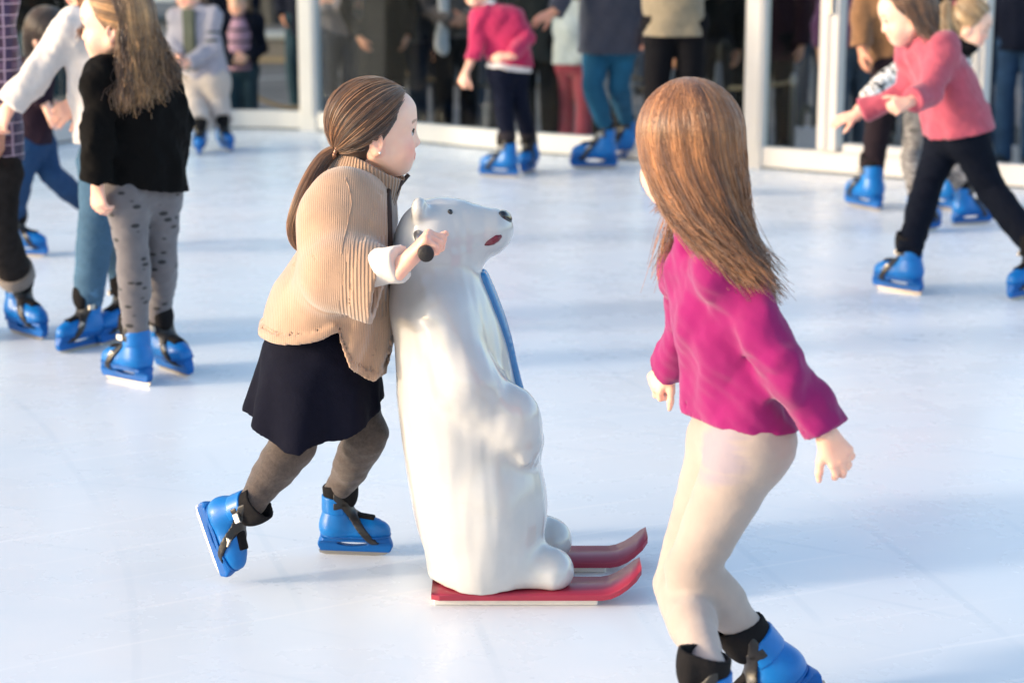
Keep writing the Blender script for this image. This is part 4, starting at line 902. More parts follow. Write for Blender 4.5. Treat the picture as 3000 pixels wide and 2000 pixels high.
    ops = [('u', loft(rws, 2.15), 0), ('u', slv0, .05), ('u', slv, .06), ('d', folds), ('u', slv2, .04), ('d', wrinkle(4, .0028, 26, (1, 1, .5))), ('d', lambda x, y, z: -f4(.004) * ((plane(cuffc, slU)(x, y, z) > -.052) & (plane(cuffc, slU)(x, y, z) < .0)).astype(f4) * (y < Y - .1) * np.clip((x - f4(W(1012, 0, Y)[0])) * 100, 0, 1)), ('d', band),
           ('s', cutp(rcone(cuffc - slU * .05, cuffc + slU * .1, .060, .062, (0, 1, 0), .80), cuffc - slU * .05, -slU), .004),
           ('hollow', hemf, .22, .010)]
    v, f = solid(ops, .0052, 1); po = mesh_obj('poncho', v, f, camel, t_, base)
    # rib and hem zones get their own knit direction
    po.data.materials.append(camel_rib); po.data.materials.append(camel_band)
    ce = np.array([np.mean([v[i] for i in p], 0) for p in f])
    mi = np.zeros(len(f), np.int32); dsl = (ce - cuffc) @ slU; near = (dsl > -.075) & (dsl < .05) & (ce[:, 1] < Y - .12) & (np.abs((ce - cuffc) @ slN) < .10) & (ce[:, 0] > W(1010, 0, Y)[0])
    hv = np.interp(ce[:, 0], hxx, hzz) - ce[:, 2] - (ce[:, 1] - (Y - .2)) * .015
    mi[near] = 1
    if len(po.data.polygons) == len(mi): po.data.polygons.foreach_set('material_index', mi)
    cast = caster(po, base)
    def strip(name, pts, r, mat, flat=False, lift=0.0):
        q = [cast(*p) for p in pts]; q = [h_[0] + h_[1] * lift for h_ in q if h_ is not None]
        return MB().tube(q, r, 8).build(name, mat, t_, base, True) if len(q) > 2 else None
    dens = lambda pts, n=26: [(float(np.interp(s_, np.linspace(0, 1, len(pts)), [p[0] for p in pts])), float(np.interp(s_, np.linspace(0, 1, len(pts)), [p[1] for p in pts]))) for s_ in np.linspace(0, 1, n)]
    for o_ in (0,): strip('raglan_seam', dens([(1012 + o_, 520), (1026 + o_, 560), (1030 + o_, 600), (1020 + o_, 650), (1008 + o_, 700), (1000 + o_, 745)]),   .0014, camel_rib)
    brown = plain('brown_zip_tape', (.035, .014, .008), .6)
    strip('zip_tape', dens([(1137, 560), (1139, 640), (1141, 720), (1143, 780)]), .0085, brown)
    strip('zipper', dens([(1143, 640), (1147, 720), (1150, 800)]), .0030, plain('zip_teeth', (.20, .13, .07), .35, .8))
    # stand collar
    cc = W(1080, 512, Y + .0); cn = nrm(V(.47, 0, .88)); cx = nrm(V(.88, 0, -.47))
    ring_ = rcone(cc - cn * .06, cc + cn * .05, .100, .086, (0, 1, 0), .93); inn = rcone(cc - cn * .08, cc + cn * .08, .084, .074, (0, 1, 0), .92)
    ops = [('u', inter(ring_, slab(cc, cn, .034)), 0), ('s', inn, .004), ('s', ell(cc + cx * .085 + cn * .012 + V(0, -.005, 0), V(.03, .026, .075), np.array([cx, V(0, 1, 0), cn])), .004), ('d', wrinkle(2, .002, 30))]
    v, f = solid(ops, .0045, 1)
    m, nt, bs = new_mat('camel_collar_rib'); tc = N(nt, 'TexCoord'); mp = N(nt, 'Mapping', vector_type='POINT'); lk(nt, tc.outputs['Object'], mp.inputs[0]); q = cc - base; mp.inputs['Location'].default_value = tuple(-q)
    sx = N(nt, 'SeparateXYZ'); lk(nt, mp.outputs[0], sx.inputs[0]); at = N(nt, 'Math', operation='ARCTAN2'); lk(nt, sx.outputs['Y'], at.inputs[0]); lk(nt, sx.outputs['X'], at.inputs[1])
    ml = N(nt, 'Math', operation='MULTIPLY'); lk(nt, at.outputs[0], ml.inputs[0]); ml.inputs[1].default_value = 62; sn = N(nt, 'Math', operation='SINE'); lk(nt, ml.outputs[0], sn.inputs[0])
    mr = N(nt, 'MapRange'); lk(nt, sn.outputs[0], mr.inputs[0]); mr.inputs[1].default_value = -1; c0 = V(.44, .275, .182)
    lk(nt, mixc(nt, mr.outputs[0], tuple(c0 * .62), tuple(c0 * 1.08)), bs.inputs['Base Color']); bs.inputs['Roughness'].default_value = .95; sheen(bs, .5); bump(nt, bs, mr.outputs[0], .8, .003)
    mesh_obj('collar', v, f, m, t_, base)
    e0, e1 = cc + cx * .077 - V(0, .040, 0), cc + cx * .077 + V(0, .040, 0)
    MB().tube([e0 - cn * .045, e0 - cn * .01, e0 + cn * .032], .0055, 8).build('zip_tape', brown, t_, base, True); MB().tube([e1 - cn * .05 - V(0, .01, 0), e1, e1 + cn * .04 + cx * .008], .0055, 8).build('zip_tape', brown, t_, base, True)
    # hair
    tie = W(980, 441, Y - .035)
    st = swept(hd, A, hs, tie, 5200, (.99, 1.04)); fly = swept(hd, A, hs, tie, 130, (1.045, 1.11), None, (-.8, .8))
    pt = tail([W(982, 440, Y - .035), W(955, 458, Y - .035), W(928, 495, Y - .05), W(905, 545, Y - .07), W(882, 610, Y - .08), W(866, 665, Y - .075), W(868, 710, Y - .07), W(885, 738, Y - .068)], [.013, .019, .021, .024, .026, .025, .018, .006], 1100)
    finish_hair(t_, base, 'hair', H_BROWN, hair_cap(hd, A, hs, .975), [st, pt, fly], .0009, .0005, .0009, .005, 3, .15)
    b = MB()
    for i in range(22):
        a = i * 2.4; p = tie + V(.004, 0, 0) + .019 * V(.35 * math.cos(a), math.sin(a), math.cos(a) * .9); vv, ff = sphere(p, .0052, 8, 6); b.add(vv, ff)
    b.build('hair_tie', plain('bead_tie', (.30, .17, .12), .2, .6), t_, base, True)
    ep = hd + hs * (V(-.005, -.084, -.046) @ A); vv, ff = sphere(ep, .0032, 10, 8); mesh_obj('earring', vv, ff, plain('pearl', (.85, .82, .78), .15, coat=1), t_, base)
main_girl()
# ================================================================== the other skaters
def cloth(n, c, **k): return fabric(n, c, **k)
G_SK = 'skaters on the rink'
def hdir(px, py): return nrm(V(px, 0, -py))
# ---- girl in magenta, close to the camera, skating to the left
def magenta_girl():
    Y = 4.05
    J = px_joints(Y, dict(pel=(2180, 1250), chest=(2120, 960), neck=(2045, 690), head=(2012, 432, 0), shL=(2020, 790, .13), elL=(2000, 1000, .24), wrL=(1968, 1068, .30),
                          shR=(2122, 795, -.105), elR=(2270, 1040, -.19), wrR=(2420, 1270, -.18), hipL=(2135, 1290, .065), hipR=(2205, 1290, -.065), knL=(1990, 1708, .045), knR=(2024, 1672, -.06)))
    # near leg is the trailing one; front foot is the far one
    J['face'] = nrm(V(-.60, .79, -.12)); J['hup'] = nrm(V(-.10, .05, 1)); J['base'] = V(J['pel'][0], Y, 0)
    J['footL'] = [G(1998, 2235), V(-.95, -.25, 0), V(.05, 0, 1), 1.02]
    J['footR'] = [W(2304, 2100, Y - .03), nrm(V(-.77, -.08, -.60)), nrm(V(-.60, -.04, .78)), 1.04]
    J['handL'] = (nrm(V(-.62, .1, -.72)), nrm(V(-.5, -.6, .4)), 1.5); J['handR'] = (nrm(V(.55, -.05, -.8)), nrm(V(.3, -.9, .1)), .75)
    mag = cloth('magenta_jersey', (.25, .0025, .105), var=.10, sc=.6, wool=.25)
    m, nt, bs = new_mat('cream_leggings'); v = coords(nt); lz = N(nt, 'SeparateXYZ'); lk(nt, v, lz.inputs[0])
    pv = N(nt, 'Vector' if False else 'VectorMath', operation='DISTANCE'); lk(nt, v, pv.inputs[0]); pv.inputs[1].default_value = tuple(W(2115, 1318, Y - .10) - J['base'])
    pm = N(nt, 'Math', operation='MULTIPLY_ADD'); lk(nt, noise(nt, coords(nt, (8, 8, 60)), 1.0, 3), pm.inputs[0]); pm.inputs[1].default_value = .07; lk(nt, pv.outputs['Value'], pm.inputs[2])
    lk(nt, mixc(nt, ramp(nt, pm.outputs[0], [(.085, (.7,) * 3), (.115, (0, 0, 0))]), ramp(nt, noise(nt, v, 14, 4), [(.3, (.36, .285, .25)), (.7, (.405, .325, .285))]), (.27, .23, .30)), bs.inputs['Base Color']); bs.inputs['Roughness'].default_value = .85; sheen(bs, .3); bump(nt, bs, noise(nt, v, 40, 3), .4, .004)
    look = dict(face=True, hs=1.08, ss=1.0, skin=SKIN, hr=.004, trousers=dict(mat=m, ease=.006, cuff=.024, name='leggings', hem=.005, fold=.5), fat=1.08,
                top=dict(mat=mag, ease=.010, cuff=.029, sleeve=.95, hem=(W(2160, 1222, Y), nrm(V(-.03, 0, -1))), drop=.02, flare=1.10, fold=.0080, seed=5, neck=.5, name='sweater'))
    look['ears'] = False
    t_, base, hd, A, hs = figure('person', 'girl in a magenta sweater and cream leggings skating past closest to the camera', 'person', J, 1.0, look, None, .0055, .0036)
    ends = lambda u: W(lerp(2120, 2272, min(1, u * 1.35)), lerp(760, 885, u), Y + lerp(.09, -.08, u))
    back = falling(hd, A, hs, 3600, (R(232), R(128)), ends, (1.0, 1.07), jitter=.018, wave=.006)
    fr = falling(hd, A, hs, 900, (R(-45), R(-112)), lambda u: W(lerp(1905, 1990, u), lerp(610, 640, u), Y + lerp(.12, .08, u)), (1.0, 1.05), jitter=.010)
    fr2 = falling(hd, A, hs, 3600, (R(132), R(34)), lambda u: W(lerp(2248, 2055, u), lerp(850, 715, u), Y - lerp(.19, .165, u)), (1.0, 1.07), jitter=.014)
    sd_ = falling(hd, A, hs, 2600, (R(165), R(70)), lambda u: W(lerp(2276, 2200, u), lerp(905, 820, u), Y - lerp(.14, .19, u)), (1.02, 1.08), jitter=.014)
    fr3 = falling(hd, A, hs, 110, (R(-15), R(-50)), lambda u: W(lerp(1912, 1935, u), lerp(860, 760, u), Y + .08), (1.0, 1.04), jitter=.012)
    finish_hair(t_, base, 'hair', H_GINGER, hair_cap(hd, A, hs, 1.0, .06), [back, fr, fr2, sd_, fr3], .0011, .0004, .0010, .005, 3, .4)
    return t_
magenta_girl()
# ---- girl in black with grey patterned leggings, seen from behind
def black_girl():
    Y = 6.90
    J = px_joints(Y, dict(pel=(410, 530), chest=(405, 330), neck=(340, 190), head=(338, 70, 0), shL=(300, 232, -.10), elL=(282, 390, -.16), wrL=(285, 545, -.17),
                          shR=(462, 225, .03), elR=(525, 360, .10), wrR=(500, 470, .16), hipL=(368, 560, -.05), hipR=(462, 560, .05), knL=(392, 770, -.06), knR=(474, 765, .04)))
    J['face'] = nrm(V(-.97, .12, -.05)); J['base'] = V(J['pel'][0], Y, 0)
    J['footL'] = flat_foot((446, 1134), (304, 1106)); J['footL'][3:] = [1.06]
    J['footR'] = [G(512, 1090), nrm(V(.62, -.75, 0)), V(-.18, 0, 1), 1.06]
    J['handL'] = (nrm(V(.05, -.05, -1)), nrm(V(-.6, -.8, 0)), .9)
    m, nt, bs = new_mat('grey_star_leggings'); v = coords(nt)
    vo = N(nt, 'TexVoronoi', feature='F1'); vo.inputs['Scale'].default_value = 1.0; vo.inputs['Randomness'].default_value = .75; lk(nt, coords(nt, (17, 17, 36)), vo.inputs['Vector'])
    st = ramp(nt, vo.outputs['Distance'], [(.22, (1, 1, 1)), (.32, (0, 0, 0))])
    lk(nt, mixc(nt, st, ramp(nt, noise(nt, v, 20, 4), [(.3, (.118, .106, .115)), (.7, (.155, .140, .148))]), (.02, .018, .02)), bs.inputs['Base Color']); bs.inputs['Roughness'].default_value = .9; sheen(bs, .3); bump(nt, bs, noise(nt, v, 50, 3), .4, .004)
    look = dict(face=True, hs=1.08, skin=SKIN, trousers=dict(mat=m, ease=.005, cuff=.036, name='leggings', hem=.015), fat=1.02,
                top=dict(mat=cloth('black_plush', (.0035, .003, .003), wool=.06), ease=.017, cuff=.034, sleeve=.96, hem=(W(420, 540, Y), nrm(V(-.22, 0, -1))), drop=.03, flare=1.15, fold=.006, seed=8, name='sweater', neck=.5))
    t_, base, hd, A, hs = figure('person', 'girl in a black sweater and grey spotted leggings with long golden hair', 'person', J, 1.06, look, G_SK, .0065, .0045)
    ends = lambda u: W(lerp(350, 520, u), lerp(310, 225, u ** 2), Y + lerp(-.16, -.02, u))
    a = falling(hd, A, hs, 4200, (R(105), R(215)), ends, (1.0, 1.08), jitter=.02, wave=.020)
    finish_hair(t_, base, 'hair', H_GOLD, hair_cap(hd, A, hs, .97, .05), [a, swept(hd, A, hs, hd + hs * (V(-.11, 0, -.01) @ A), 2200, (1.0, 1.05))], .0014, .0006, .0013, .006, 3, .35)
black_girl()
# ---- skater in a white hooded top reaching to the left
def white_skater():
    Y = 7.45
    J = px_joints(Y, dict(pel=(335, 470), chest=(300, 200), neck=(262, 40), head=(250, -85, .02), shL=(222, 85, -.10), elL=(110, 210, -.14), wrL=(28, 312, -.16),
                          shR=(320, 90, .14), elR=(310, 260, .08), wrR=(232, 296, -.06), hipL=(308, 480, -.06), hipR=(360, 480, .08), knL=(282, 650, -.08), knR=(330, 650, .12)))
    J['face'] = nrm(V(-.75, -.5, -.35)); J['base'] = V(J['pel'][0], Y, 0)
    J['footL'] = flat_foot((300, 1008), (172, 1038)) + [1.0]; J['footR'] = flat_foot((390, 985), (310, 1010)) + [1.1]
    J['handR'] = (nrm(V(-.75, -.3, -.5)), nrm(V(0, -1, .2)), .6); J['handL'] = (nrm(V(-.55, 0, -.8)), nrm(V(-.4, -.8, .2)), .8)
    look = dict(hs=1.0, skin=SKIN, trousers=dict(mat=denim('blue_jeans', (.055, .12, .20), 3.0), ease=.008, cuff=.036, hem=.01, name='jeans'), fat=1.08,
                top=dict(mat=cloth('white_fleece', (.66, .61, .585), var=.05), ease=.016, cuff=.030, sleeve=.95, hem=(W(255, 412, Y), V(0, 0, -1)), fold=.006, seed=14, name='hooded_top', band=.05))
    t_, base, hd, A, hs = figure('person', 'skater in a white hooded top and blue jeans behind the girl in black', 'person', J, 1.16, look, G_SK, .007, .005)
    a = falling(hd, A, hs, 900, (R(100), R(260)), lambda u: W(lerp(225, 290, u), lerp(120, 60, u), Y - .12), jitter=.02); a2 = falling(hd, A, hs, 500, (R(30), R(95)), lambda u: W(lerp(255, 235, u), 110, Y - .2), jitter=.01)
    finish_hair(t_, base, 'hair', H_GINGER, hair_cap(hd, A, hs, 1.0), [a, a2], .002, .001, .002, .007)
white_skater()
# ---- skater at the left edge in a plaid shirt
def plaid_skater():
    Y = 7.55
    J = px_joints(Y, dict(pel=(-52, 480), chest=(-67, 160), neck=(-67, -40), head=(-70, -170), shL=(-152, 10, 0), elL=(-172, 210, .05), wrL=(-142, 380, 0), shR=(-2, 10, -.05), elR=(4, 215, -.10), wrR=(-2, 375, -.13),
                          hipL=(-92, 500, .05), hipR=(-17, 500, -.04), knL=(-102, 690, .02), knR=(-2, 690, -.08)))
    J['face'] = nrm(V(.5, -.8, -.1)); J['base'] = V(J['pel'][0], Y, 0)
    J['footR'] = [G(80, 985), nrm(V(.70, -.70, 0)), V(.05, 0, 1), 1.12]; J['footL'] = [G(-120, 985), nrm(V(.3, -.95, 0)), V(0, 0, 1), 1.12]
    m, nt, bs = new_mat('plaid_flannel'); v = coords(nt)
    s_ = N(nt, 'SeparateXYZ'); lk(nt, v, s_.inputs[0])
    def band(sock, f, ph, lo, hi):
        a = N(nt, 'Math', operation='MULTIPLY_ADD'); lk(nt, sock, a.inputs[0]); a.inputs[1].default_value = f; a.inputs[2].default_value = ph; b = N(nt, 'Math', operation='SINE'); lk(nt, a.outputs[0], b.inputs[0]); return ramp(nt, b.outputs[0], [(lo, (0, 0, 0)), (hi, (1, 1, 1))])
    c = mixc(nt, band(s_.outputs['Z'], 110, 0, .3, .5), (.05, .026, .058), (.10, .058, .115)); c = mixc(nt, band(s_.outputs['X'], 95, 0, .4, .6), c, (.035, .024, .075)); c = mixc(nt, band(s_.outputs['Z'], 160, 1, .93, .97), c, (.42, .34, .44)); c = mixc(nt, band(s_.outputs['X'], 95, 1.2, .93, .98), c, (.38, .28, .38))
    lk(nt, c, bs.inputs['Base Color']); bs.inputs['Roughness'].default_value = .9; sheen(bs, .3); bump(nt, bs, noise(nt, v, 40, 3), .4, .004)
    ct = cloth('charcoal_twill', (.022, .018, .017), var=.25)
    look = dict(skin=SKIN_D, trousers=dict(mat=ct, ease=.012, cuff=.044, hem=.05, rolled=cloth('grey_turn_up', (.22, .18, .155))), fat=1.0, hands=1.12,
                top=dict(mat=m, ease=.016, cuff=.030, sleeve=.86, hem=(W(-30, 470, Y), V(0, 0, -1)), fold=.006, name='shirt'))
    t_, base, hd, A, hs = figure('person', 'skater in a purple plaid shirt and dark rolled trousers, partly out of the picture', 'person', J, 1.22, look, G_SK, .0075, .005)
    finish_hair(t_, base, 'hair', H_DARK, hair_cap(hd, A, hs), [falling(hd, A, hs, 500, (R(90), R(270)), lambda u: hd + V(-.1 * math.cos(3 * u), .05, -.14), jitter=.02)], .002, .001, None, .008)
    b = MB(); wr = V(J['wrR']); d = nrm(wr - V(J['elR'])); u_ = nrm(np.cross(d, V(0, 1, 0))); w_ = np.cross(d, u_); c0 = wr - d * .03
    b.tube([c0 + .027 * (u_ * math.cos(a) + w_ * math.sin(a)) for a in np.linspace(0, 2 * math.pi, 20)], .0028, 6, False); b.build('bracelet', plain('silver', (.6, .6, .62), .25, .9), t_, base, True)
plaid_skater()
# ---- child bending forward in maroon and jeans, behind
def maroon_child():
    Y = 9.3
    J = px_joints(Y, dict(pel=(95, 395), chest=(88, 270), neck=(120, 165), head=(140, 100), shL=(70, 215, .1), elL=(100, 260, .18), wrL=(140, 300, .2), shR=(115, 235, -.10), elR=(120, 285, -.16), wrR=(140, 318, -.18),
                          hipL=(112, 425, .05), hipR=(82, 430, -.05), knL=(150, 510, .0), knR=(62, 520, -.06)))
    J['face'] = nrm(V(.85, -.2, -.5)); J['base'] = V(J['pel'][0], Y, 0)
    J['footR'] = flat_foot((36, 748), (116, 752)) + [1.0]; J['footL'] = [G(318, 722), nrm(V(.95, -.2, .12)), nrm(V(-.45, 0, .9)), 1.0]
    look = dict(skin=SKIN, trousers=dict(mat=denim('deep_blue_jeans', (.012, .045, .12), 1.8), ease=.010, cuff=.038, hem=.03, name='jeans'), top=dict(mat=cloth('dark_plum_jersey', (.022, .012, .020)), ease=.016, cuff=.028, sleeve=.55, hem=(W(92, 412, Y), nrm(V(-.1, 0, -1))), fold=.005))
    t_, base, hd, A, hs = figure('person', 'crouching child in a dark plum top and blue jeans behind the white arm', 'person', J, .96, look, G_SK, .007, .0055)
    finish_hair(t_, base, 'hair', H_DARK, hair_cap(hd, A, hs), [falling(hd, A, hs, 500, (R(60), R(300)), lambda u: hd + A[1] * (.09 * math.cos(6.28 * u)) + V(-.03, 0, -.14), jitter=.02)], .002, .001, None, .008)
maroon_child()
# ---- child in a grey cardigan and beige trousers by the barrier
def cardigan_child():
    Y = 13.6
    J = px_joints(Y, dict(pel=(600, 222), chest=(578, 100), neck=(562, 28), head=(556, -28), shL=(525, 55, .02), elL=(508, 120, 0), wrL=(520, 168, -.12), shR=(622, 55, -.05), elR=(625, 140, -.10), wrR=(548, 186, -.22),
                          hipL=(574, 238, .02), hipR=(628, 238, -.02), knL=(572, 310, -.06), knR=(640, 305, -.04)))
    J['face'] = nrm(V(-.35, -.9, -.1)); J['base'] = V(J['pel'][0], Y, 0)
    J['footL'] = [G(584, 452), nrm(V(.10, -1, 0)), V(.05, 0, 1), 1.0]; J['footR'] = [G(664, 440), nrm(V(.45, -.9, 0)), V(-.05, 0, 1), 1.0]
    look = dict(skin=SKIN, trousers=dict(mat=cloth('beige_chino', (.52, .43, .38), var=.08), ease=.024, cuff=.044, hem=.03), ss=.95, fat=1.05, top=dict(mat=cloth('grey_lilac_knit', (.36, .33, .38), var=.08), ease=.016, cuff=.03, sleeve=.95, hem=(W(600, 228, Y), nrm(V(.12, 0, -1))), flare=1.12, fold=.006, name='cardigan', collar=cloth('white_cotton', (.8, .78, .78))))
    t_, base, hd, A, hs = figure('person', 'child in a grey cardigan, olive shirt and beige trousers by the barrier', 'person', J, 1.06, look, G_SK, .0075, .0055)
    front = V(J['chest']) + V(-.035, -.115, 0)
    v, f = solid([('u', box(front + V(0, .012, -.03), (.045, .022, .20), np.array([[.95, -.3, 0], [.3, .95, 0], [0, 0, 1]]), .02), 0), ('d', wrinkle(3, .003, 30))], .007, 1); mesh_obj('shirt_front', v, f, cloth('olive_cotton', (.10, .105, .075)), t_, base)
    el = V(J['elR']); sh = V(J['shR']); dk = cloth('charcoal_stripe', (.04, .05, .06))
    for q in (.52, .80):
        p = lerp(sh, el, q); v, f = solid([('u', inter(rcone(sh, el, .062, .054), slab(p, nrm(el - sh), .010)), 0)], .006, 1); mesh_obj('sleeve_stripe', v, f, dk, t_, base)
    finish_hair(t_, base, 'hair', H_BROWN, hair_cap(hd, A, hs), [falling(hd, A, hs, 300, (R(80), R(280)), lambda u: hd + A[1] * .1 * math.cos(3.1 * u) + V(0, .05, -.12), jitter=.02)], .002, .001, None, .009)
cardigan_child()
# ---- child in raspberry sweater
def raspberry_child():
    Y = 12.15
    J = px_joints(Y, dict(pel=(1490, 190), chest=(1478, 95), neck=(1428, 20), head=(1405, -42), shL=(1405, 55, -.02), elL=(1398, 140, -.06), wrL=(1364, 214, -.12), shR=(1500, 52, -.02), elR=(1544, 112, -.06), wrR=(1496, 166, -.18),
                          hipL=(1468, 215, -.03), hipR=(1510, 212, .05), knL=(1476, 315, -.06), knR=(1520, 300, .04)))
    J['face'] = nrm(V(-.85, -.45, -.12)); J['base'] = V(J['pel'][0], Y, 0)
    J['footL'] = flat_foot((1508, 520), (1418, 516)) + [1.12]; J['footR'] = flat_foot((1592, 488), (1508, 522), .1) + [1.12]
    J['handL'] = (nrm(V(-.35, -.2, -.9)), nrm(V(-.5, -.8, 0)), 1.3); J['handR'] = (nrm(V(-.95, -.1, .0)), nrm(V(0, -.6, .8)), .5)
    look = dict(skin=SKIN, trousers=dict(mat=cloth('ink_navy_jeans', (.006, .008, .020)), ease=.009, cuff=.036, hem=.05, rolled=cloth('navy_turn_up', (.03, .025, .03))), fat=1.0, top=dict(mat=cloth('raspberry_knit', (.44, .018, .09)), ease=.013, cuff=.027, sleeve=.94, hem=(W(1485, 186, Y), nrm(V(-.15, 0, -1))), fold=.005, shirt=(cloth('white_shirt', (.8, .77, .76)), .035), collar=cloth('white_shirt_collar', (.8, .77, .76)), band=.03))
    t_, base, hd, A, hs = figure('person', 'child in a raspberry sweater over a white shirt and dark jeans by the barrier', 'person', J, 1.03, look, G_SK, .0065, .005)
    finish_hair(t_, base, 'hair', H_DARK, hair_cap(hd, A, hs), [falling(hd, A, hs, 500, (R(95), R(265)), lambda u: W(lerp(1440, 1485, u), 22, Y + .02), jitter=.02)], .002, .001, None, .007)
raspberry_child()
# ---- adult in a blue-grey coat
def coat_adult():
    Y = 12.45
    J = px_joints(Y, dict(pel=(1790, 120), chest=(1792, -130), neck=(1790, -255), head=(1782, -335), shL=(1715, -215, -.02), elL=(1690, -70, -.08), wrL=(1622, 36, -.20), shR=(1868, -215, .02), elR=(1905, -60, .04), wrR=(1900, 80, -.05),
                          hipL=(1752, 125, 0), hipR=(1828, 125, .02), knL=(1737, 255, -.07), knR=(1812, 252, .0)))
    J['face'] = nrm(V(-.6, -.75, -.2)); J['base'] = V(J['pel'][0], Y, 0)
    J['footL'] = flat_foot((1800, 494), (1682, 494)) + [1.34]; J['footR'] = flat_foot((1850, 466), (1762, 472)) + [1.34]
    J['handL'] = (nrm(V(-.9, -.1, -.35)), nrm(V(-.2, -.5, .8)), .35)
    look = dict(skin=SKIN_D, trousers=dict(mat=denim('petrol_jeans', (.008, .075, .15), 1.7), ease=.005, cuff=.034, hem=.01, name='jeans'), fat=.98, hands=1.0, top=dict(mat=cloth('slate_wool', (.030, .034, .055)), ease=.020, cuff=.028, sleeve=.97, hem=(W(1790, 156, Y), V(0, 0, -1)), flare=1.2, drop=.10, fold=.007, name='coat'))
    t_, base, hd, A, hs = figure('person', 'adult skater in a slate blue coat and petrol jeans with one hand held out', 'person', J, 1.34, look, G_SK, .008, .006)
    finish_hair(t_, base, 'hair', H_DARK, hair_cap(hd, A, hs), [falling(hd, A, hs, 300, (R(60), R(300)), lambda u: hd + A[1] * .1 * math.cos(6.2 * u) + V(0, 0, -.12), jitter=.02)], .002, .001, None, .01)
coat_adult()
# ---- child in dusty pink skating to the left, right side
def pink_child():
    Y = 8.75
    J = px_joints(Y, dict(pel=(2800, 370), chest=(2762, 225), neck=(2690, 118), head=(2656, 40), shL=(2672, 160, .12), elL=(2668, 276, .16), wrL=(2512, 334, .18), shR=(2760, 150, -.12), elR=(2722, 272, -.22), wrR=(2662, 300, -.30),
                          hipL=(2772, 405, .06), hipR=(2830, 400, -.05), knL=(2718, 540, -.02), knR=(2905, 560, -.04)))
    J['face'] = nrm(V(-.92, .05, -.30)); J['base'] = V(J['pel'][0], Y, 0)
    J['footL'] = flat_foot((2712, 868), (2552, 842)) + [1.12]; J['footR'] = [G(3010, 872), nrm(V(-.75, -.65, 0)), nrm(V(-.12, 0, 1)), 1.12]
    J['handR'] = (nrm(V(-.8, -.4, -.2)), nrm(V(-.2, -.9, .3)), 1.5); J['handL'] = (nrm(V(-.9, 0, -.25)), nrm(V(0, -.5, .85)), .3)
    look = dict(face=True, skin=SKIN, hs=1.06, trousers=dict(mat=cloth('midnight_cotton', (.004, .006, .013)), ease=.012, cuff=.036, hem=-.02), fat=1.05, top=dict(mat=cloth('dusty_pink_knit', (.42, .075, .115), var=.1), ease=.018, cuff=.031, sleeveR=.80, sleeveL=.9, hem=(W(2800, 392, Y), nrm(V(.22, 0, -1))), drop=.07, flare=1.3, fold=.007, seed=33, neck=.5))
    t_, base, hd, A, hs = figure('person', 'child in a dusty pink sweater and black trousers skating past the gate', 'person', J, 1.08, look, G_SK, .0065, .0045)
    a = falling(hd, A, hs, 1700, (R(285), R(75)), lambda u: W(lerp(2700, 2745, u), lerp(112, 128, u), Y + lerp(.1, -.13, u)), (1.0, 1.07), jitter=.016)
    finish_hair(t_, base, 'hair', H_BROWN, hair_cap(hd, A, hs, .98, .05), [a, swept(hd, A, hs, hd + hs * (V(-.11, 0, -.01) @ A), 1200, (1.0, 1.05))], .0016, .001, .0018, .006)
pink_child()
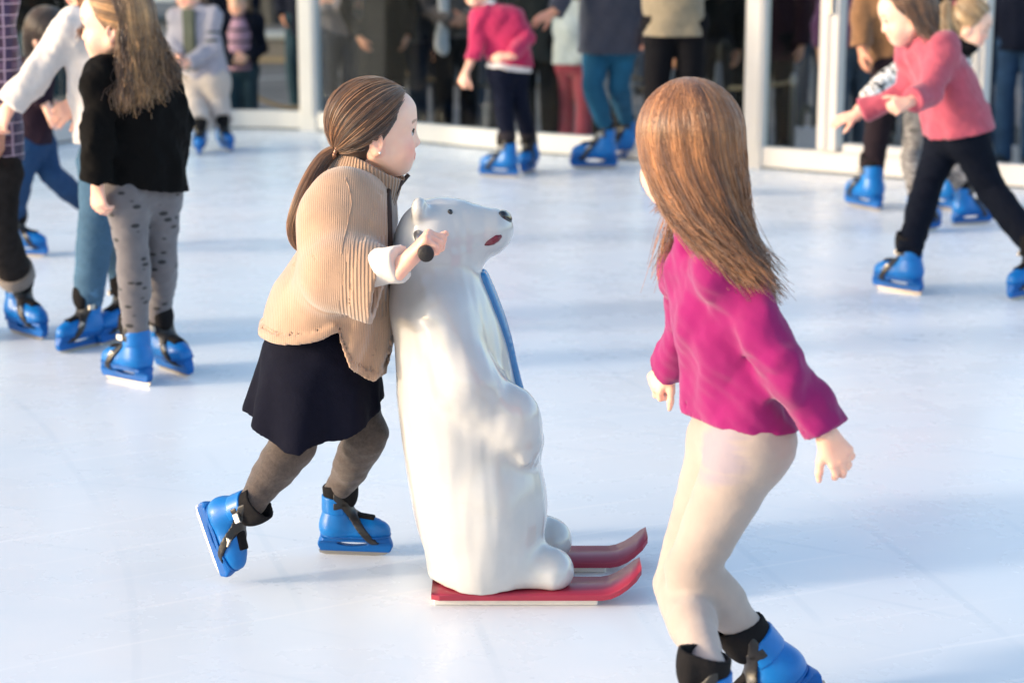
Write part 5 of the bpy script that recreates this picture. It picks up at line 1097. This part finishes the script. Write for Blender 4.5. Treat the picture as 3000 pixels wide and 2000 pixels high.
# ---- blond child in a black and white patterned sweater
def blond_child():
    Y = 10.6
    J = px_joints(Y, dict(pel=(2735, 330), chest=(2755, 210), neck=(2798, 135), head=(2842, 72, 0), shL=(2800, 175, .1), elL=(2846, 255, .10), wrL=(2850, 310, .05), shR=(2690, 175, -.05), elR=(2605, 225, -.10), wrR=(2536, 296, -.16),
                          hipL=(2750, 340, .05), hipR=(2700, 345, -.05), knL=(2770, 450, .04), knR=(2672, 460, -.06)))
    J['face'] = nrm(V(.93, -.20, -.28)); J['base'] = V(J['pel'][0], Y, 0)
    J['footR'] = flat_foot((2628, 690), (2778, 668)) + [1.1]; J['footL'] = flat_foot((2800, 660), (2890, 655)) + [1.05]
    m, nt, bs = new_mat('black_white_check'); vo = N(nt, 'TexVoronoi', feature='F1'); vo.inputs['Scale'].default_value = 1; vo.inputs['Randomness'].default_value = .25; lk(nt, coords(nt, (26, 26, 36), (0, .5, 0)), vo.inputs['Vector'])
    lk(nt, ramp(nt, vo.outputs['Distance'], [(.50, (.84, .82, .80)), (.58, (.012, .012, .014))]), bs.inputs['Base Color']); bs.inputs['Roughness'].default_value = .92; sheen(bs, .3); bump(nt, bs, noise(nt, coords(nt), 60, 3), .4, .004)
    m2, nt, bs = new_mat('grey_marl'); lk(nt, ramp(nt, noise(nt, coords(nt, (30, 30, 90)), 1.0, 4, .7), [(.4, (.05, .046, .046)), (.6, (.30, .28, .27))]), bs.inputs['Base Color']); bs.inputs['Roughness'].default_value = .9
    look = dict(face=True, skin=SKIN, hs=1.04, trousers=dict(mat=m2, ease=.012, cuff=.036, hem=.0), top=dict(mat=m, ease=.016, cuff=.03, sleeve=.95, hem=(W(2730, 352, Y), nrm(V(-.1, 0, -1))), flare=1.1, fold=.005))
    t_, base, hd, A, hs = figure('person', 'blond child in a black and white patterned sweater behind the child in dusty pink', 'person', J, 1.02, look, G_SK, .007, .005)
    tie = hd + hs * (V(-.095, 0, .062) @ A); tl = tail([tie, tie + V(-.05, 0, .01), W(2768, 60, Y - .03), W(2775, 110, Y - .05), W(2795, 165, Y - .07)], [.014, .028, .034, .030, .010], 420)
    finish_hair(t_, base, 'hair', H_BLOND, hair_cap(hd, A, hs, .975), [swept(hd, A, hs, tie, 1300, (.995, 1.05)), swept(hd, A, hs, tie, 60, (1.05, 1.2)), tl], .0018, .001, .0017, .006, 3, .4)
    vv, ff = sphere(tie, .026, 12, 8); mesh_obj('hair_tie', vv * V(1, 1, 1), ff, cloth('magenta_scrunchie', (.5, .005, .12)), t_, base)
    v, f = solid([('u', rcone(V(J['neck']) - V(.05, 0, .01), V(J['neck']) + V(.055, -.02, .0), .058, .052), .02), ('d', wrinkle(6, .006, 50))], .007, 1); mesh_obj('scarf', v, f, cloth('black_scarf', (.006, .006, .008)), t_, base)
blond_child()
# ---- skater in a brown jacket hidden behind them
def brown_skater():
    Y = 11.15
    J = px_joints(Y, dict(pel=(2640, 190), chest=(2612, -20), neck=(2608, -140), head=(2596, -215), shL=(2540, -105, .0), elL=(2525, 45, -.05), wrL=(2524, 140, -.10), shR=(2680, -105, .02), elR=(2700, 60, .05), wrR=(2690, 180, 0),
                          hipL=(2612, 200, -.03), hipR=(2680, 200, .05), knL=(2575, 360, -.05), knR=(2726, 370, .06)))
    J['face'] = nrm(V(-.9, -.2, -.2)); J['base'] = V(J['pel'][0], Y, 0)
    J['footL'] = flat_foot((2600, 624), (2462, 596)) + [1.3]; J['footR'] = flat_foot((2808, 620), (2690, 600)) + [1.25]
    look = dict(skin=SKIN_D, trousers=dict(mat=cloth('aubergine_twill', (.020, .013, .017)), ease=.012, cuff=.038, hem=.005), hands=1.0, top=dict(mat=cloth('tan_suede_jacket', (.20, .10, .045), var=.2), ease=.018, cuff=.031, sleeve=.95, hem=(W(2640, 215, Y), V(0, 0, -1)), fold=.006, name='jacket'))
    t_, base, hd, A, hs = figure('person', 'skater in a tan jacket and dark aubergine trousers behind the two children at the gate', 'person', J, 1.26, look, G_SK, .008, .006)
    finish_hair(t_, base, 'hair', H_DARK, hair_cap(hd, A, hs), [falling(hd, A, hs, 300, (R(60), R(300)), lambda u: hd + A[1] * .1 * math.cos(6.2 * u) + V(0, 0, -.1), jitter=.02)], .002, .001, None, .01)
brown_skater()
# ================================================================== spectators standing outside the glass
G_SP = 'spectators outside the barrier'
def spectator(px, Y, H, face, label, top, trousers, arms='hang', hem=.50, ease=.022, sd=0, shoe=None, coat=False, hair=None, skin=None, flare=1.05, tname='jacket', jname='trousers', skates=False, group=G_SP, z0=None):
    rg = np.random.default_rng(sd + 100); s = H / 1.3; x0 = W(px, 180, Y)[0]; base = V(x0, Y, GZ if z0 is None else z0)
    f = V(math.sin(R(face)), -math.cos(R(face)), 0); l = np.cross(V(0, 0, 1), f)
    P_ = lambda a, b, c: base + f * a * H + l * b * H + V(0, 0, c * H)
    w = rg.normal(0, .006, 8)
    J = dict(base=base, pel=P_(w[0], 0, .53), chest=P_(0, w[1], .70), neck=P_(.01, 0, .845), head=P_(.025, w[2], .925), face=nrm(f + l * rg.normal(0, .25) + V(0, 0, -.2)),
             shL=P_(0, .098, .805), shR=P_(0, -.098, .805), hipL=P_(0, .047, .52), hipR=P_(0, -.047, .52), knL=P_(.02 + w[3], .055, .285), knR=P_(.02 + w[4], -.055, .285),
             footL=[P_(.03 + w[5] * 2, .062, 0), f + l * .3, V(0, 0, 1)], footR=[P_(.03 + w[6] * 2, -.062, 0), f - l * .3, V(0, 0, 1)])
    if arms == 'hang': J.update(elL=P_(-.01, .135, .635), elR=P_(-.01, -.135, .635), wrL=P_(.02, .14, .49), wrR=P_(.02, -.14, .49))
    elif arms == 'front': J.update(elL=P_(.0, .135, .645), elR=P_(.0, -.135, .645), wrL=P_(.105, .03, .60), wrR=P_(.11, -.03, .585), handL=(nrm(-l + f * .2), nrm(f), .6), handR=(nrm(l + f * .2), nrm(f), .6))
    elif arms == 'crossed': J.update(elL=P_(.03, .135, .655), elR=P_(.03, -.135, .655), wrL=P_(.10, -.035, .675), wrR=P_(.115, .035, .665), handL=(nrm(-l), nrm(f), .4), handR=(nrm(l), nrm(f), .4))
    elif arms == 'pocket': J.update(elL=P_(-.02, .15, .64), elR=P_(-.02, -.15, .64), wrL=P_(.03, .105, .525), wrR=P_(.03, -.105, .525))
    if skates:
        for q_ in 'LR': J['foot' + q_] = [V(J['foot' + q_][0][0], J['foot' + q_][0][1], 0), J['foot' + q_][1], V(0, 0, 1), 1.12]
    look = dict(skates=skates, skin=skin or SKIN, hs=.80 if H > 1.45 else .95, fat=.90 if H > 1.45 else 1.0, hands=.9, shoe=shoe or M_STRAP, hr=.008,
                trousers=dict(mat=trousers, ease=.014, cuff=.042, hem=-.03, name=jname), top=dict(mat=top, ease=ease, cuff=.03, hem=(P_(0, 0, hem), V(0, 0, -1)), drop=(.53 - hem) * H / s + .03, flare=flare, fold=.008, seed=sd, name='coat' if coat else tname))
    t_, b, hd, A, hs = figure('person', label, 'person', J, s, look, group, .011, .006)
    hm = hair or [H_BROWN, H_DARK, H_DARK, H_GOLD][sd % 4]
    finish_hair(t_, base, 'hair', hm, hair_cap(hd, A, hs * s if False else hs), [falling(hd, A, hs, 90, (R(70), R(290)), lambda u: hd + A[1] * hs * (.095 * math.cos(3.2 * u)) + A[0] * -.06 * hs + V(0, 0, -.16 * hs), jitter=.015)], .006, .003, None, .013)
    return t_, base, P_, f, l
DK = lambda n, c: cloth(n, c)
BK = DK('black_wool', (.004, .004, .0045)); BKT = DK('black_trousers', (.005, .005, .007)); NV = DK('navy_wool', (.007, .009, .020)); CH = DK('charcoal_wool', (.018, .018, .021))
JN = denim('dark_jeans', (.010, .020, .045), 1.6); JT = denim('teal_jeans', (.014, .040, .062), 1.6); JG = denim('grey_jeans', (.060, .075, .105), 1.5)
t_, b, P_, f, l = spectator(702, 15.3, 1.27, 10, 'girl in a navy cardigan over a pink and navy striped top with teal jeans', NV, JT, 'front', .55, .014, 3, tname='cardigan', jname='jeans')
m, nt, bs = new_mat('pink_navy_stripes'); sp_ = N(nt, 'SeparateXYZ'); lk(nt, coords(nt), sp_.inputs[0]); ma = N(nt, 'Math', operation='MULTIPLY'); lk(nt, sp_.outputs['Z'], ma.inputs[0]); ma.inputs[1].default_value = 11.5; fr_ = N(nt, 'Math', operation='FRACT'); lk(nt, ma.outputs[0], fr_.inputs[0])
lk(nt, ramp(nt, fr_.outputs[0], [(.0, (.006, .008, .018)), (.19, (.006, .008, .018)), (.22, (.42, .24, .34)), (.97, (.46, .26, .36))]), bs.inputs['Base Color']); bs.inputs['Roughness'].default_value = .9
v, f_ = solid([('u', rcone(P_(.060, 0, .56), P_(.065, 0, .74), .088, .078, f, .62), 0), ('u', rcone(P_(.045, 0, .74), P_(.035, 0, .83), .08, .055, f, .6), .03), ('c', plane(P_(0, 0, .525), V(0, 0, -1))), ('d', wrinkle(4, .003, 26))], .009, 1); mesh_obj('striped_top', v, f_, m, t_, b)
SPEC = [
 (995, 15.5, 1.72, 15, 'spectator in a light grey-lilac sweater with folded arms and dark jeans', cloth('lilac_grey_knit', (.20, .175, .20)), JN, 'crossed', .52),
 (1058, 16.1, 1.64, -15, 'spectator in a mauve cardigan beside the folded-arms spectator', cloth('mauve_knit', (.115, .070, .100)), BKT, 'hang', .42),
 (1118, 15.2, 1.74, 20, 'spectator in a long plain black coat behind the camel-poncho girl', BK, BKT, 'pocket', .34),
 (1192, 15.8, 1.66, 0, 'spectator in a grey jumper with a navy scarf beside the long black coat', cloth('grey_ribbed_knit', (.085, .078, .085)), JN, 'hang', .50),
 (1258, 16.3, 1.70, -10, 'spectator in a charcoal jacket and jeans next to the one with a white scarf', CH, JN, 'hang', .48),
 (1335, 15.7, 1.70, 10, 'spectator in a taupe sweater with a long white scarf and black trousers', cloth('taupe_knit', (.115, .092, .088)), BKT, 'front', .515),
 (1425, 16.8, 1.72, 20, 'spectator in a dark brown parka behind the child in the raspberry sweater', DK('brown_parka', (.030, .022, .020)), JG, 'pocket', .42),
 (1580, 15.0, 1.75, -20, 'spectator in a dark grey parka and black trousers right of the raspberry sweater', DK('slate_parka', (.022, .023, .026)), BKT, 'hang', .43),
 (2075, 14.5, 1.76, -160, 'spectator in a black bomber jacket holding a folded umbrella', BK, BKT, 'hang', .47),
 (2142, 15.2, 1.72, 30, 'spectator in a black hooded anorak left of the wide gate post', BK, BKT, 'pocket', .45),
 (2268, 15.6, 1.70, -30, 'spectator in a dark plum coat seen through the narrow glass pane', DK('dark_plum_wool', (.022, .008, .014)), BKT, 'hang', .42),
 (2325, 18.6, 1.55, 160, 'spectator in a royal blue jacket far behind the narrow glass pane', cloth('royal_blue_jacket', (.012, .035, .13)), JN, 'hang', .50),
 (2374, 17.0, 1.70, 10, 'spectator in a dark wine jacket beside the white shopping bag', DK('dark_wine_jacket', (.035, .014, .022)), JG, 'hang', .48),
 (2492, 14.2, 1.66, 15, 'spectator in a purple coat and grey jeans right behind the gate post', cloth('purple_wool', (.075, .018, .075)), JG, 'hang', .55),
 (2930, 15.6, 1.74, 200, 'spectator in a dark maroon jacket behind the blond child', DK('dark_maroon_jacket', (.028, .010, .014)), JN, 'pocket', .47),
 (2990, 14.8, 1.72, -20, 'spectator in a navy quilted jacket and jeans at the right end of the glass', NV, denim('mid_blue_jeans', (.02, .05, .11), 1.6), 'hang', .49),
 (132, 15.2, 1.72, 15, 'spectator in a black jacket and teal jeans above the white sleeve', BK, JT, 'front', .50),
 (46, 16.0, 1.68, 0, 'spectator in a dark khaki jacket between the plaid shirt and the white sleeve', DK('dark_khaki_jacket', (.040, .034, .026)), JG, 'pocket', .46),
 (190, 16.6, 1.70, -10, 'spectator in a brown quilted jacket behind the white-hooded skater', DK('brown_quilt', (.045, .030, .024)), JN, 'hang', .47),
 (655, 16.9, 1.74, 10, 'spectator in a midnight blue coat half hidden behind the striped-top girl', DK('midnight_coat', (.006, .008, .018)), JT, 'pocket', .42),
 (893, 18.2, 1.70, -20, 'spectator in a dark navy coat standing by the teal cabin', NV, JT, 'pocket', .42),
 (2640, 16.4, 1.7, 10, 'spectator in a grey overcoat behind the child in dusty pink', CH, BKT, 'pocket', .36),
 (948, 21.6, 1.72, 5, 'spectator in a dark brown wax jacket just right of the white post', DK('brown_wax', (.030, .024, .019)), BKT, 'pocket', .42),
 (1090, 21.8, 1.75, -5, 'spectator in a dark violet raincoat between the mauve cardigan and the black coat', DK('dark_violet', (.018, .010, .020)), BKT, 'front', .40),
 (1155, 21.2, 1.72, 12, 'spectator in a black puffer coat behind the grey jumper', BK, BKT, 'front', .36),
 (1224, 22.0, 1.76, 0, 'spectator in a dark steel-blue fleece with black trousers behind the navy scarf', DK('steel_fleece', (.016, .020, .030)), BKT, 'crossed', .45),
 (1296, 21.6, 1.74, -8, 'spectator in an ink blue jacket behind the white scarf', NV, BKT, 'pocket', .46),
 (1385, 21.4, 1.70, 8, 'spectator in a grey-brown blazer and navy chinos behind the raspberry sweater', DK('grey_brown_blazer', (.045, .038, .038)), NV, 'hang', .48),
 (1505, 21.7, 1.74, 10, 'spectator in a black duffel coat between the raspberry sweater and the dark grey parka', BK, JN, 'pocket', .40),
 (1628, 20.8, 1.72, -5, 'spectator in a soot grey hoodie behind the outstretched hand of the coated skater', CH, BKT, 'front', .48),
 (1845, 20.4, 1.72, 15, 'spectator in a pale stone jacket between the slate coat and the olive sweatshirt', cloth('stone_jacket', (.20, .17, .155)), JG, 'hang', .46),
 (2020, 20.6, 1.76, 0, 'spectator in a black overcoat behind the man in olive', BK, BKT, 'front', .34),
 (2118, 21.4, 1.74, -10, 'spectator in black with folded arms beyond the hooded anorak', BK, BKT, 'crossed', .42),
 (2235, 21.8, 1.72, 8, 'spectator in a dark chestnut jacket hidden partly by the wide gate post', DK('dark_chestnut', (.030, .014, .010)), BKT, 'pocket', .42),
 (2560, 21.0, 1.74, 0, 'spectator in a charcoal anorak behind the tan jacket', CH, JN, 'pocket', .44),
 (2780, 20.4, 1.72, 10, 'spectator in a black cape between the two children at the gate', BK, BKT, 'front', .40),
 (2880, 21.6, 1.74, -10, 'spectator in a black donkey jacket beyond the blond child', BK, JN, 'crossed', .42),
]
for i, q in enumerate(SPEC):
    t_, b, P_, f, l = spectator(*q, sd=i, flare=1.12 if q[8] < .46 else 1.04, tname='jumper' if ('sweat' in q[4] or 'jumper' in q[4]) else 'jacket', skin=SKIN_D if i % 3 else SKIN)
    if 'white scarf' in q[4]:
        v, f_ = solid([('u', rcone(P_(.07, -.055, .80), P_(.10, -.075, .47), .035, .055, f, .35), .02), ('u', rcone(P_(.07, .03, .83), P_(-.03, -.03, .86), .04, .04), .02), ('d', wrinkle(4, .009, 40, (1.5, 1.5, .3)))], .009, 1); mesh_obj('scarf', v, f_, cloth('white_scarf', (.62, .60, .61)), t_, b)
    if 'navy scarf' in q[4]:
        v, f_ = solid([('u', rcone(P_(.065, .0, .82), P_(.085, .01, .60), .05, .06, f, .35), .02), ('d', wrinkle(4, .007, 40, (1.5, 1.5, .3)))], .009, 1); mesh_obj('scarf', v, f_, cloth('navy_scarf', (.006, .014, .045)), t_, b)
spectator(1976, 11.3, 1.72, 180, 'man in an olive khaki sweatshirt and black trousers behind the magenta girl', cloth('olive_khaki_fleece', (.225, .185, .125)), BKT, 'front', .475, .02, 41, skates=True, group=G_SK, z0=.07, tname='sweatshirt')
# child in a white tunic
spectator(1682, 14.9, 1.42, 160, 'child in a white tunic and pink leggings beside the slate blue coat', cloth('white_tunic', (.66, .62, .62)), cloth('pink_leggings', (.42, .055, .085)), 'hang', .52, .02, 40, flare=1.15, tname='tunic', jname='leggings', shoe=cloth('white_canvas', (.6, .55, .55)))
# things held or set down outside
t_ = thing('folded_umbrella', 'folded grey-blue umbrella with a yellow band beside the black bomber jacket', 'umbrella', (W(2106, 180, 14.3)[0], 14.3, GZ))
MB().tube([(0, 0, .05), (0, 0, .12), (0, 0, .52), (0, 0, .80)], [.012, .030, .042, .018], 12).build('canopy', cloth('grey_blue_nylon', (.055, .060, .085)), t_, smooth=True); MB().tube([(0, 0, .0), (0, 0, .05)], .006, 8).build('tip', M_STEEL, t_, smooth=True)
MB().tube([(0, 0, .34), (0, 0, .375)], [.0405, .0415], 14).build('band', plain('yellow_band', (.42, .36, .02), .6), t_, smooth=True); MB().tube([(0, 0, .80), (0, 0, .90), (.02, 0, .95), (.05, 0, .95), (.06, 0, .91)], .010, 8).build('handle', M_STRAP, t_, smooth=True)
def bag(px, Y, r, col, lab, nm):
    x = W(px, 250, Y)[0]; t_ = thing(nm, lab, 'bag', (x, Y, GZ)); b = MB(); a, d, h_ = r
    vs = [(-a, -d, 0), (a, -d, 0), (a, d, 0), (-a, d, 0), (-a * 1.05, -d * .8, h_), (a * 1.05, -d * .8, h_), (a * 1.05, d * .8, h_), (-a * 1.05, d * .8, h_), (-a * 1.02, 0, h_ * .55), (a * 1.02, 0, h_ * .55)]
    b.add(vs, [(3, 2, 1, 0), (0, 1, 5, 4), (2, 3, 7, 6), (1, 9, 5), (1, 2, 9), (2, 6, 9), (5, 9, 6), (0, 4, 8), (3, 0, 8), (7, 3, 8), (4, 7, 8), (4, 5, 6, 7)]); b.build('body', plain(nm + '_paper', col, .7, var=.08), t_)
    for sy in (-1, 1): MB().tube([(-a * .45, sy * d * .8, h_ - .01), (-a * .4, sy * d * .8, h_ + .13), (0, sy * d * .8, h_ + .17), (a * .4, sy * d * .8, h_ + .13), (a * .45, sy * d * .8, h_ - .01)], .006, 6).build('handle', M_DARKLINE, t_, smooth=True)
bag(2366, 15.0, (.10, .06, .27), (.46, .44, .52), 'pale lilac-white shopping bag on the paving behind the narrow glass pane', 'shopping_bag')
bag(2976, 15.0, (.07, .05, .13), (.62, .62, .66), 'small white bag on the paving at the right edge behind the glass', 'carrier_bag')
